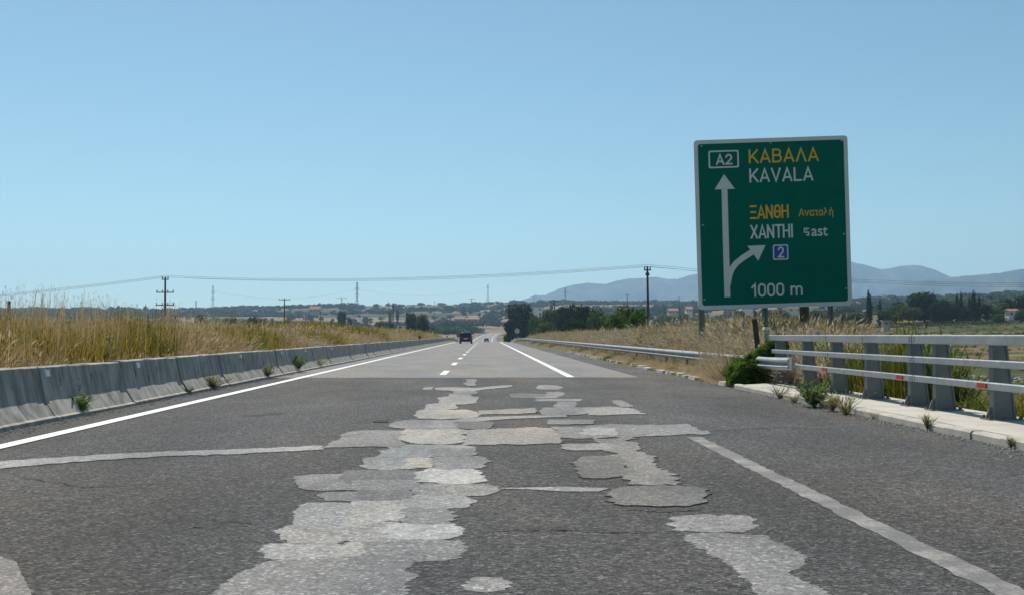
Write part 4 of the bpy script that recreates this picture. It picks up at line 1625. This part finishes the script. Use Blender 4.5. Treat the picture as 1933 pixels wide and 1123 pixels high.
# trees left of the road and on the hills
LT = 'scattered trees left of the road'
for kd, px, Y, ty, wp, lb in [('grey', 778, 330, 588, 34, 'grey green tree right of the white roadside building'), ('grey', 797, 310, 592, 34, 'bushy pale tree nearest the barrier crest on the left'),
                              ('dark', 646, 520, 587, 20, 'squarish dark tree below the small mast left of the pylon'), ('dark', 660, 600, 597, 12, 'small dark round tree right of the squarish one'),
                              ('round', 715, 420, 603, 30, 'low green bush left of the white roadside building'), ('grey', 735, 380, 605, 26, 'grey bush beside the thin roadside pole'),
                              ('round', 625, 480, 600, 16, 'small green tree left of the squarish dark tree'), ('dark', 538, 470, 597, 14, 'dark bush behind the two-armed pole'),
                              ('grey', 480, 330, 597, 50, 'broad grey green bush above the grass left of the two-armed pole'), ('grey', 430, 300, 598, 46, 'olive bush above the grass below the tall left pylon'),
                              ('round', 380, 340, 596, 40, 'low green bush line right of the left power pole'), ('dark', 750, 900, 583, 9, 'round dark tree on the skyline left of the road'),
                              ('dark', 737, 1000, 584, 7, 'smaller round skyline tree left of the road'), ('dark', 768, 950, 581, 5, 'thin upright skyline tree left of the road'),
                              ('dark', 875, 1300, 579, 9, 'rounded tree on the skyline left of the far tall pylon'), ('dark', 1254, 900, 574, 4, 'lone dark tree on the brown ridge right of the tall pole'),
                              ('dark', 1304, 800, 578, 8, 'round tree on the brown ridge beside the sign edge'), ('round', 1290, 620, 590, 36, 'blue green tree cluster under the brown ridge'),
                              ('round', 1255, 600, 592, 40, 'blue green tree right of the tall black pole'), ('dark', 1395, 520, 586, 26, 'dark tree seen below the sign, left of the concrete post'),
                              ('round', 1475, 420, 585, 44, 'green tree seen below the sign between its posts'), ('round', 1545, 430, 583, 40, 'green tree seen below the sign near its right post'),
                              ('round', 1590, 400, 588, 44, 'green tree below the right edge of the sign'), ('dark', 1425, 480, 584, 12, 'upright dark tree seen below the middle of the sign')]:
    plant_tree(kd, px, Y, ty, lb, LT, wpx(wp, Y), z=min(tz(at(px, ty, Y).x, Y), at(px, ty, Y).z - 2.5) - .3)


# far scrub and groves on the hills, one mass
def scrub_proto(seed, m):
    rnd = random.Random(seed)
    lb = [((rnd.uniform(-1.6, 1.6), rnd.uniform(-1.6, 1.6), rnd.uniform(.8, 1.8)), (1.5, 1.5, 1.2)) for k in range(4)]
    o = bpy.data.objects.new('scrub', crown_mesh(lb, 130, .62, m, seed))
    return o


S_PROTOS = [scrub_proto(61, M['leaf_dark']), scrub_proto(62, M['leaf_dark']), scrub_proto(63, M['leaf_mid']), scrub_proto(64, M['leaf_olive'])]
pts = []
for tries in range(26000):
    y = 430 + 1650 * random.random() ** .8
    az = U(-.56, .62)
    x = az * y
    if abs(x - float(xr(y))) < 14 and y < 880: continue
    n1 = nz(x * .5, y, .006, 71.) + .5 * nz(x, y, .02, 73.)
    if n1 < .11 and random.random() > .05: continue
    if y < 700 and n1 < .3: continue
    s = U(.6, 1.5) * (1 + y / 2500)
    pts.append((x, y, 0, U(0, 6.28), 0, s * U(.9, 1.4), s * U(.7, 1.2), random.choice((0, 0, 1, 1, 2, 3))))
pts = np.array(pts)
pts[:, 2] = terrain(pts[:, 0], pts[:, 1]) - .4
scatter('hill_scrub', pts, 'dark scrub and groves covering the low hills at the horizon', S_PROTOS)

# ------------------------------------------------------------------ poles, pylons and wires
def power_pole(px, top_py, Y, arms, label, lean=0.0, r=.15, group='wooden power poles', zb=None):
    top = at(px, top_py, Y)
    z0 = tz(top.x, Y) if zb is None else zb
    H = top.z - z0
    e = empty('power_pole', (top.x, Y, z0), (0, 0, 0), label, 'pole', group)
    mb = MB()
    mb.tube([(-lean * H, 0, -.6), (-lean * H * .5, 0, H / 2), (0, 0, H)], [r * 1.25, r, r * .75], 8)
    mb.obj('shaft', M['wood'], e)
    for (dz, hw, up) in arms:
        z = H - dz
        mb = MB()
        mb.box((-lean * dz, -.02, z), (2 * hw, .13, .13))
        a = mb.obj('crossarm', M['wood'], e)
        ib = MB()
        n = 4 if hw > .8 else 2
        for j in range(n):
            xx = -hw + .1 + (2 * hw - .2) * j / (n - 1) if n > 1 else 0
            ib.tube([(xx, -.02, z + .06), (xx, -.02, z + .06 + up * .6), (xx, -.02, z + .06 + up)], [.06, .09, .05], 7)
        tag(ib.obj('insulator', M['insulator'], a), None, None, None, 'stuff')
    return e, top


pA, tA = power_pole(1222, 503, 130, [(.45, .42, .35), (1.0, .25, .2)], 'tall slim black pole with short forked top above the bright green shrubs', -.012, .15)
pB, tB = power_pole(312, 523, 160, [(.35, .5, .38), (2.2, 1.25, .3), (4.0, 1.3, .3)], 'black power pole with two long crossarms rising from the left grass', -.004, .16)
power_pole(537, 563, 300, [(.45, 1.5, .35), (2.25, 1.5, .35)], 'dark pole with two crossarms near its top, between the left lattice pylons', 0, .17)
power_pole(742, 575, 260, [(.5, .25, .2)], 'thin dark bare pole beside the grass left of the road crest', 0, .13)
e, t = power_pole(1047, 566, 300, [(.25, 1.7, .2)], 'pole carrying a transformer and one wide crossarm above the right thicket', 0, .17)
H_ = t.z - e.location.z
mb = MB()
mb.tube([(-.8, -.3, H_ - 2.4), (-.8, -.3, H_ - 1.2)], .42, 10)
mb.box((-.4, -.1, H_ - 2.3), (1.0, .2, .14))
mb.obj('transformer', M['steel_dark'], e)
mb = MB()
mb.tube([(-1.3, 0, H_ - .3), (-.1, 0, H_ - 1.3)], .07, 5)
mb.obj('brace', M['wood'], e)
power_pole(17, 568, 42, [], 'short dark post standing in the tall grass at the left picture edge', 0, .07)
power_pole(734, 570, 700, [(.6, .5, .3)], 'far thin mast just right of the tallest left pylon', 0, .18)
power_pole(820, 568, 1000, [(.8, .8, .4)], 'far thin mast on the skyline above the left end of the road', 0, .22)
power_pole(1148, 568, 900, [(.6, .8, .4)], 'far thin pole between the two right lattice pylons', 0, .22)
power_pole(1282, 560, 800, [(.6, .8, .4), (2.4, .8, .4)], 'far thin pole on the brown ridge left of the sign', 0, .22)
power_pole(1008, 560, 1000, [], 'far bare mast against the mountain foot above the round pine', 0, .22)
power_pole(1762, 545, 900, [], 'thin mast on the far slope above the field-edge trees', 0, .2)
power_pole(605, 588, 450, [(.3, .3, .2)], 'small dark pole under the red-roofed hill house', 0, .14)


def lattice_pylon(px, top_py, Y, label, wide=1.0, arms=(.62, .78, .92), armw=.10, base_py=None):
    top = at(px, top_py, Y)
    z0 = tz(top.x, Y)
    H = top.z - z0
    e = empty('lattice_pylon', (top.x, Y, z0), (0, 0, random.uniform(-.3, .3)), label, 'pylon', 'steel lattice pylons on the horizon')
    bw, tw = H * .085 * wide, H * .015
    th = max(.11, Y * 1.15e-4)
    mb = MB()
    W_ = lambda t: bw + (tw - bw) * min(1, t / .6) ** .85 if t < .6 else tw
    for sx in (-1, 1):
        for sy in (-1, 1):
            mb.tube([(sx * W_(t), sy * W_(t), H * t) for t in (0, .15, .3, .45, .6, 1)], th, 4)
    lv = [0, .13, .25, .35, .44, .52, .6, .68, .76, .84, .92, 1]
    for a, b in zip(lv, lv[1:]):
        for s in (-1, 1):
            for ax in (0, 1):
                p = [(-W_(a), s * W_(a), H * a), (W_(b), s * W_(b), H * b)]
                q = [(W_(a), s * W_(a), H * a), (-W_(b), s * W_(b), H * b)]
                if ax: p, q = [(v[1], v[0], v[2]) for v in p], [(v[1], v[0], v[2]) for v in q]
                mb.tube(p, th * .6, 3, cap=False)
                mb.tube(q, th * .6, 3, cap=False)
    mb.obj('tower', M['pylon'], e)
    for t in arms:
        mb = MB()
        for s in (-1, 1):
            mb.tube([(0, 0, H * t), (s * H * armw, 0, H * (t + .01))], th * .8, 4)
            mb.tube([(0, 0, H * (t + .045)), (s * H * armw, 0, H * (t + .01))], th * .7, 4)
            mb.tube([(s * H * armw, 0, H * (t + .01)), (s * H * armw, 0, H * (t - .03))], th * .6, 4)
        mb.obj('crossarm', M['pylon'], e)
    return e


for px, ty, Y, lb, wd, arms, aw in [(674, 533, 1150, 'tallest lattice pylon left of the road on the hill skyline', 1.25, (.70, .84), .05), (402, 539, 1100, 'slim lattice pylon nearest the left power pole', 1.0, (.66, .82), .05),
                                    (921, 537, 1500, 'lattice pylon on the hill straight above the end of the road', 1.5, (.9,), .05), (645, 562, 1250, 'short lattice mast with a broad top bar left of the tallest pylon', .9, (.97,), .22),
                                    (890, 564, 1500, 'small T-topped mast left of the pylon above the road', .5, (.97,), .3), (1067, 543, 1300, 'lattice pylon above the middle of the right thicket', 1.3, (.82,), .09),
                                    (1184, 555, 1200, 'lattice pylon just left of the tall black pole', 1.3, (.95,), .16), (370, 567, 1500, 'small far lattice pylon left of the slim one', 1.0, (.7, .88), .07),
                                    (503, 578, 1900, 'tiny far pylon on the skyline right of the slim left pylon', 1.0, (.8,), .16), (434, 583, 1900, 'tiny far pylon in the haze between slim pylon and two-armed pole', 1.0, (.8,), .16)]:
    lattice_pylon(px, ty, Y, lb, wd, arms, aw)


def cable(a, b, sag, label, r=.022, n=40):
    mb = MB()
    a, b = Vector(a), Vector(b)
    mb.tube([a.lerp(b, k / n) - Vector((0, 0, 4 * sag * (k / n) * (1 - k / n))) for k in range(n + 1)], r, 5, cap=False)
    return tag(mb.obj('power_cable', M['cable'], None, fix=False), label, 'cable', 'overhead power cables')


lft = Vector((-150, 215, 5.6))
rgt = Vector((92, 104, 7.4))
for k, dz, nm in ((-1, .0, 'front'), (0, .22, 'uppermost'), (1, .0, 'rear')):
    o = Vector((k * .42, k * .25, dz))
    cable(tB + o, tA + o, 1.0 + .06 * k, '%s of the three wires sagging between the two black poles over the road' % nm, .017)
    cable(lft + o * 1.6, tB + o, 1.3, '%s of the wires running down left from the two-armed black pole' % nm, .017)
    cable(tA + o, rgt + o * 1.6, 1.9 + .1 * k, '%s of the wires running right from the tall slim pole behind the sign' % nm, .017)
q0 = bpy.data.objects['lattice_pylon'].location
for k, (a, b) in enumerate((((402, 549), (674, 545)), ((674, 546), (921, 542)), ((1067, 548), (1184, 556)))):
    A, B = at(*a, 1100 if k == 0 else (1150 if k == 1 else 1300)), at(*b, 1150 if k == 0 else (1500 if k == 1 else 1200))
    cable(A, B, 9, ['faint far cable sagging from the slim pylon to the tallest left pylon', 'faint far cable from the tallest pylon to the one above the road',
                    'faint far cable between the two lattice pylons right of the thicket'][k], .06)


# ------------------------------------------------------------------ far buildings
def house(px, base_py, Y, w_, d_, h_, label, roof='gable', wall='plaster', rm='roof', cat='house', name='house', group=None, rot=0.0, rh=.35, win=2):
    p = at(px, base_py, Y)
    z0 = min(p.z, tz(p.x, Y) + 30)
    e = empty(name, (p.x, Y, z0), (0, 0, rot), label, cat, group)
    mb = MB()
    mb.box((0, 0, h_ / 2 - 1.5), (w_, d_, h_ + 3))
    wl = mb.obj('wall', M[wall], e)
    mb = MB()
    if roof == 'gable':
        o = .35
        mb.prism([(-d_ / 2 - o, h_ + .01), (d_ / 2 + o, h_ + .01), (0, h_ + d_ * rh)], 'x', -w_ / 2 - o, w_ / 2 + o)
    else:
        mb.box((0, 0, h_ + .13), (w_ + .6, d_ + .6, .24))
    mb.obj('roof', M[rm], e)
    for k in range(win):
        mb = MB()
        xx = -w_ / 2 + w_ * (k + .5) / win
        mb.box((xx, -d_ / 2 - .01, h_ * .55), (min(1.4, w_ / win * .5), .06, h_ * .38))
        mb.obj('window', M['glass_dark'], e)
    return e


house(763, 622, 400, 4.6, 5, 1.5, 'low white roadside building with a dark flat roof left of the barrier crest', 'flat', 'plaster', 'steel_dark', 'building', 'building', win=2)
house(596, 589, 1150, 11, 9, 3.0, 'red-roofed house alone on the left hill skyline', 'gable', 'plaster_b', win=3)
FH = 'small houses scattered over the far hills'
for px, py, Y, w_, h_, lb, rf, wl in [(820, 583, 1500, 26, 3, 'long buff building on the hill terrace left of the road end', 'flat', 'plaster_b'), (892, 607, 1000, 16, 3, 'upper reddish terrace house above the end of the road', 'gable', 'plaster_b'),
                                      (866, 606, 1050, 12, 2.6, 'buff terrace house left of the upper reddish one above the road', 'flat', 'plaster_b'), (912, 625, 800, 3.0, 2.2, 'tiny white hut glinting above the end of the road', 'flat', 'plaster'),
                                      (870, 625, 850, 7, 2.5, 'low red-roofed house just above the dark car', 'gable', 'plaster_b'), (1012, 588, 900, 16, 4, 'pale flat block behind the round pine', 'flat', 'plaster'),
                                      (1176, 591, 900, 8, 3.4, 'pale house above the bright green shrubs left of the tall pole', 'gable', 'plaster'), (1270, 592, 820, 9, 3, 'buff house below the brown ridge, right of the tall pole', 'gable', 'plaster_b'),
                                      (1300, 590, 700, 5, 3, 'small red-roofed house next to the sign edge', 'gable', 'plaster'), (1408, 586, 700, 9, 3, 'reddish house seen beneath the sign, left of its middle', 'gable', 'plaster'),
                                      (1505, 590, 600, 17, 3.2, 'long pale shed seen beneath the sign between its posts', 'gable', 'plaster'), (1545, 591, 640, 10, 3, 'pale shed seen beneath the sign near its right post', 'flat', 'plaster'),
                                      (1568, 587, 650, 6, 3, 'small pale house under the right corner of the sign', 'flat', 'plaster'), (1682, 570, 1100, 14, 3, 'buff house on the slope above the two slim cypresses', 'gable', 'plaster_b'),
                                      (1795, 572, 1000, 13, 4, 'pale block on the slope left of the paired cypresses', 'flat', 'plaster'), (1862, 566, 1200, 20, 4, 'long white building on the slope right of the three grouped cypresses', 'flat', 'plaster'),
                                      (1918, 572, 600, 8, 2.6, 'white-walled house high behind the right edge trees', 'flat', 'plaster')]:
    house(px, py, Y, w_ * .75, 7, h_ * .8, lb, rf, wl, group=FH, win=3 if Y < 900 else 2, rh=.22)
house(1910, 599, 335, 3.0, 3, 2.0, 'white house with a red roof between trees at the right field edge', 'gable', 'plaster', win=2, rh=.22)
house(1672, 615, 300, 1.8, 1.6, 1.3, 'small buff brick hut at the left end of the dark hedge', 'flat', 'plaster_b', 'plaster_b', 'hut', 'hut', win=1)

# hollow block heaps on the near valley field, seen between the rails
rnd = random.Random(9)
mb = MB()
for k in range(240):
    px = rnd.choice([rnd.uniform(1680, 1780), rnd.uniform(1810, 1935)])
    p = at(px, 652 + rnd.uniform(-7, 8), 118 + rnd.uniform(-14, 14))
    zz = tz(p.x, p.y)
    s = rnd.uniform(.15, .55)
    mb.box((p.x, p.y, zz + s * .25), (s * 1.6, s, s * .8), Matrix.Rotation(rnd.uniform(0, 3), 3, 'Z') @ Matrix.Rotation(rnd.uniform(-.4, .4), 3, 'X'), 0, (.6, .7), .05)
tag(mb.obj('rubble', M['kerb']), 'low pale rubble heaps lying on the field behind the railing', None, None, 'stuff')


# ------------------------------------------------------------------ vehicles
def ring(w_, y0, y1, r, z, n=5):
    pts = []
    for cx, cy, a0 in ((w_ - r, y1 - r, 0), (-w_ + r, y1 - r, 90), (-w_ + r, y0 + r, 180), (w_ - r, y0 + r, 270)):
        for k in range(n + 1):
            a = R(a0 + 90 * k / n)
            pts.append((cx + r * math.cos(a), cy + r * math.sin(a), z))
    return pts


def carpaint(name, c):
    m, nt, b = mat(name)
    b.inputs['Base Color'].default_value = c + (1,)
    b.inputs['Roughness'].default_value = .3
    b.inputs['Metallic'].default_value = .3
    b.inputs['Coat Weight'].default_value = .6
    return m


M['tail'] = simple('red tail lamp glass', (.28, .01, .01), .25, 0, .1, 8)
M['plate'] = simple('white number plate', (.75, .75, .73), .5, 0, .05, 8)
M['rim'] = simple('alloy rim', (.45, .46, .47), .35, .7, .1, 8)


def car(loc, rz, paintm, label, W=.92, Lg=4.4, H=1.58):
    e = empty('car', loc, (0, 0, rz), label, 'car', 'cars driving ahead on the motorway')
    y0, y1 = 0, Lg
    mb = MB()
    rows = [ring(W * .90, .18, Lg - .15, .25, .26), ring(W * .98, .04, Lg - .04, .28, .45), ring(W, .0, Lg, .30, .62), ring(W * .985, .04, Lg - .12, .30, .82), ring(W * .95, .10, Lg - .5, .3, .97)]
    mb.grid(rows, close_u=True)
    mb.face(rows[0][::-1])
    mb.face(rows[-1])
    body = mb.obj('body', paintm, e, smooth=True)
    mb = MB()
    rows = [ring(W * .93, .13, Lg - 1.15, .25, .965), ring(W * .86, .28, Lg - 1.55, .25, 1.25), ring(W * .78, .46, Lg - 1.95, .25, H - .09)]
    mb.grid(rows, close_u=True)
    cab = mb.obj('window_band', M['glass_dark'], e, smooth=True)
    mb = MB()
    rows = [ring(W * .785, .40, Lg - 1.95, .25, H - .10), ring(W * .77, .42, Lg - 2.0, .25, H - .03), ring(W * .66, .55, Lg - 2.2, .25, H)]
    mb.grid(rows, close_u=True)
    mb.face(rows[-1])
    mb.obj('roof', paintm, e, smooth=True)
    for s in (-1, 1):
        mb = MB()
        mb.tube([(s * W * .91, .16, .96), (s * W * .84, .31, 1.25), (s * W * .765, .48, H - .07)], .05, 6)
        mb.obj('pillar', paintm, e)
        mb = MB()
        mb.box((s * W * .80, .035, .80), (.24, .10, .20), None, 0, (.85, .8), .02)
        mb.obj('tail_light', M['tail'], e)
        mb = MB()
        mb.box((s * (W + .09), Lg - 1.55, 1.02), (.18, .10, .13), None, 0, (.8, .8), .02)
        mb.obj('mirror', paintm, e)
        for yy in (.78, Lg - .85):
            wl = MB()
            wl.tube([(s * (W - .24), yy, .33), (s * (W - .02), yy, .33)], .33, 18)
            t = wl.obj('wheel', M['black'], e)
            rm = MB()
            rm.tube([(s * (W - .03), yy, .33), (s * (W + .005), yy, .33)], .20, 14)
            rm.obj('rim', M['rim'], t)
    mb = MB()
    mb.box((0, .015, .42), (W * 1.75, .14, .2), None, 0, (1, 1), .04)
    mb.obj('bumper', M['black'], e)
    mb = MB()
    mb.box((0, -.012, .70), (.52, .02, .12))
    mb.obj('number_plate', M['plate'], e)
    return e


car((-2.83, 157, .012), 0, carpaint('dark grey blue car paint', (.022, .028, .036)), 'dark grey car seen from behind before the crest of the left lane')
car((.25, 415, float(zr(415)) + .012), 0, carpaint('dull blue grey car paint', (.20, .24, .28)), 'distant blue grey car on the road beyond the crest', .9, 4.3, 1.52)

# the round traffic sign seen from behind on the right verge, and its post
p = at(967, 621, 225)
e = empty('round_sign', (6.35, 225, float(zr(225))), (0, 0, R(-14)), 'round grey traffic sign on a thin post at the far guardrail', 'road sign')
mb = MB()
mb.tube([(0, 0, -.3), (0, 0, 2.6)], .05, 8)
mb.obj('post', M['steel_dark'], e)
mb = MB()
mb.tube([(0, -.05, 2.35), (0, -.03, 2.35)], .52, 24)
mb.obj('disc', M['alu_back'], e)

# ------------------------------------------------------------------ single weeds and the climber
def weed_mesh(n, h, m, seed, kind='leaf'):
    random.seed(seed)
    mb = MB()
    for k in range(n):
        a = U(0, 6.28)
        b0 = Vector((U(-.06, .06), U(-.06, .06), 0))
        if kind == 'leaf':
            ln, hg_ = U(.1, 1.0), h * U(.35, 1.0)
            for j in range(7):
                t = (j + 1) / 7
                c = b0 + Vector((math.cos(a), math.sin(a), 0)) * ln * hg_ * t + Vector((0, 0, hg_ * (t - .2 * t * t)))
                blade(mb, c, U(0, 6.28), h * U(.18, .38), U(.4, 1.6), U(-.2, .5), h * U(.05, .09), U(0, 1), segs=2)
            blade(mb, b0, a, hg_, ln, 0, .012, .2, segs=2)
        else:
            blade(mb, b0, a, h * U(.5, 1.1), U(.1, .9), U(0, .5), h * .03 + .004, U(0, 1), head=h * .12 if U(0, 1) < .4 else 0)
    return mb.mesh('foliage', m, fix=False)


W_KINDS = {'green': [weed_mesh(26, 1.0, M['weed'], 1), weed_mesh(22, 1.0, M['weed'], 2)], 'dry': [weed_mesh(60, 1.0, M['weed_dry'], 3, 'grass'), weed_mesh(70, 1.0, M['straw_grey'], 4, 'grass')],
           'mixed': [weed_mesh(24, 1.0, M['weed_dry'], 5), weed_mesh(50, 1.0, M['weed'], 6, 'grass')]}


def weed(kind, x, y, z, h, label, group, i=0, wide=1.0):
    o = link('weed', W_KINDS[kind][i % 2], None, (x, y, z), (0, 0, U(0, 6.28)))
    o.scale = (h * wide, h * wide, h)
    return tag(o, label, 'weed', group)


WB = 'weeds growing at the foot of the concrete barrier'
for kd, px, py, h, lb in [('green', 143, 783, .30, 'leafy green weed at the first barrier joint from the left'), ('green', 104, 785, .16, 'small green weed in the barrier joint left of the leafy one'),
                          ('mixed', 402, 735, .30, 'broad yellow green weed at the barrier foot between the fourth and fifth joints'), ('green', 352, 744, .14, 'tiny weed in the barrier joint left of the broad yellow one'),
                          ('mixed', 500, 714, .36, 'yellow green grass clump in the barrier joint right of the broad weed'), ('green', 556, 702, .50, 'tall dark green weed against the barrier at mid distance'),
                          ('mixed', 600, 694, .32, 'dry green tuft right of the tall dark barrier weed'), ('green', 640, 681, .5, 'green weed at the barrier foot under the white roadside building'),
                          ('mixed', 690, 672, .5, 'pale tuft at the barrier foot, second last before the crest'), ('green', 740, 662, .6, 'last clear weed along the barrier foot before the crest'),
                          ('dry', 235, 763, .14, 'tiny dry tuft in the second barrier joint'), ('dry', 298, 752, .12, 'tiny dry tuft on the road edge under the third barrier')]:
    q = ground(px, py)
    weed(kd, min(q.x, -5.9), q.y, 0, h * 1.2, lb, WB, wide=1.35)
WK = 'weeds growing along the bridge kerb'
for kd, px, py, z, h, wd, lb in [('green', 1537, 768, 0, .50, 1.3, 'large dark green weed at the kerb below the second railing post'), ('dry', 1474, 752, 0, .36, 1.2, 'dry brown weed at the kerb near the pavement corner'),
                                 ('dry', 1598, 782, 0, .42, 1.2, 'straw dry weed right of the large green kerb weed'), ('mixed', 1572, 776, 0, .30, 1.2, 'greyish small weed between the large green and the dry kerb weeds'),
                                 ('mixed', 1762, 812, 0, .24, .6, 'thin green weed sprouting from the kerb joint at mid pavement'), ('mixed', 1913, 846, 0, .14, .8, 'small green tuft in the kerb near the right picture edge'),
                                 ('dry', 1650, 790, 0, .12, 1.2, 'low dry tuft at a kerb joint right of the straw weed'), ('dry', 1500, 760, 0, .22, 1.6, 'low brown tuft right of the dry corner weed')]:
    q = ground(px, py, z)
    weed(kd, min(q.x, 5.56), q.y, z, h, lb, WK, wide=wd)
weed('green', 6.0, 27.2, .0, .5, 'bushy green weed in the verge just left of the leafy climber', 'weeds at the verge end')

# the leafy climber swallowing the end of the guardrail
vn = empty('climber', (6.35, 26.2, 0), (0, 0, 0), 'dense green leafy climber heaped over the guardrail end beside the pavement corner', 'shrub')
lob = []
rnd = random.Random(15)
for k in range(26):
    t = rnd.random()
    zc = rnd.random() * (.12 + 1.0 * t)
    lob.append(((-.50 + 1.1 * t, rnd.uniform(-.35, .3), .08 + zc), (.24, .28, .22)))
lob += [((.62, 0, .95), (.2, .2, .22)), ((.66, 0, 1.08), (.13, .15, .16)), ((.3, 0, .75), (.26, .26, .22))]
link('crown', crown_mesh(lob, 8000, .062, M['leaf_bright'], 91), vn)
mb = MB()
for k in range(7):
    a = rnd.uniform(0, 6.28)
    mb.tube([(rnd.uniform(-.3, .5), .1 * math.sin(a), -.1), (rnd.uniform(-.2, .5), .1, .5), (.3 + rnd.uniform(-.2, .3), 0, 1.1)], [.02, .015, .008], 5)
mb.obj('stem', M['bark'], vn)

# grit washed against the kerb and the barrier
rnd = random.Random(18)
mb = MB()
for k in range(1500):
    if rnd.random() < .5:
        x, y = 5.57 - abs(rnd.gauss(0, .14)), 6 + 22 * rnd.random() ** 1.2
    else:
        x, y = -5.95 + abs(rnd.gauss(0, .14)), 12 + 24 * rnd.random() ** 1.2
    s = rnd.uniform(.006, .022)
    mb.box((x, y, s * .3), (s * 1.5, s * 1.2, s), Matrix.Rotation(rnd.uniform(0, 3), 3, 'Z'), 0, (.6, .6))
tag(mb.obj('grit', M['kerb'], fix=False), 'loose pale grit along the kerb and the barrier foot', None, None, 'stuff')
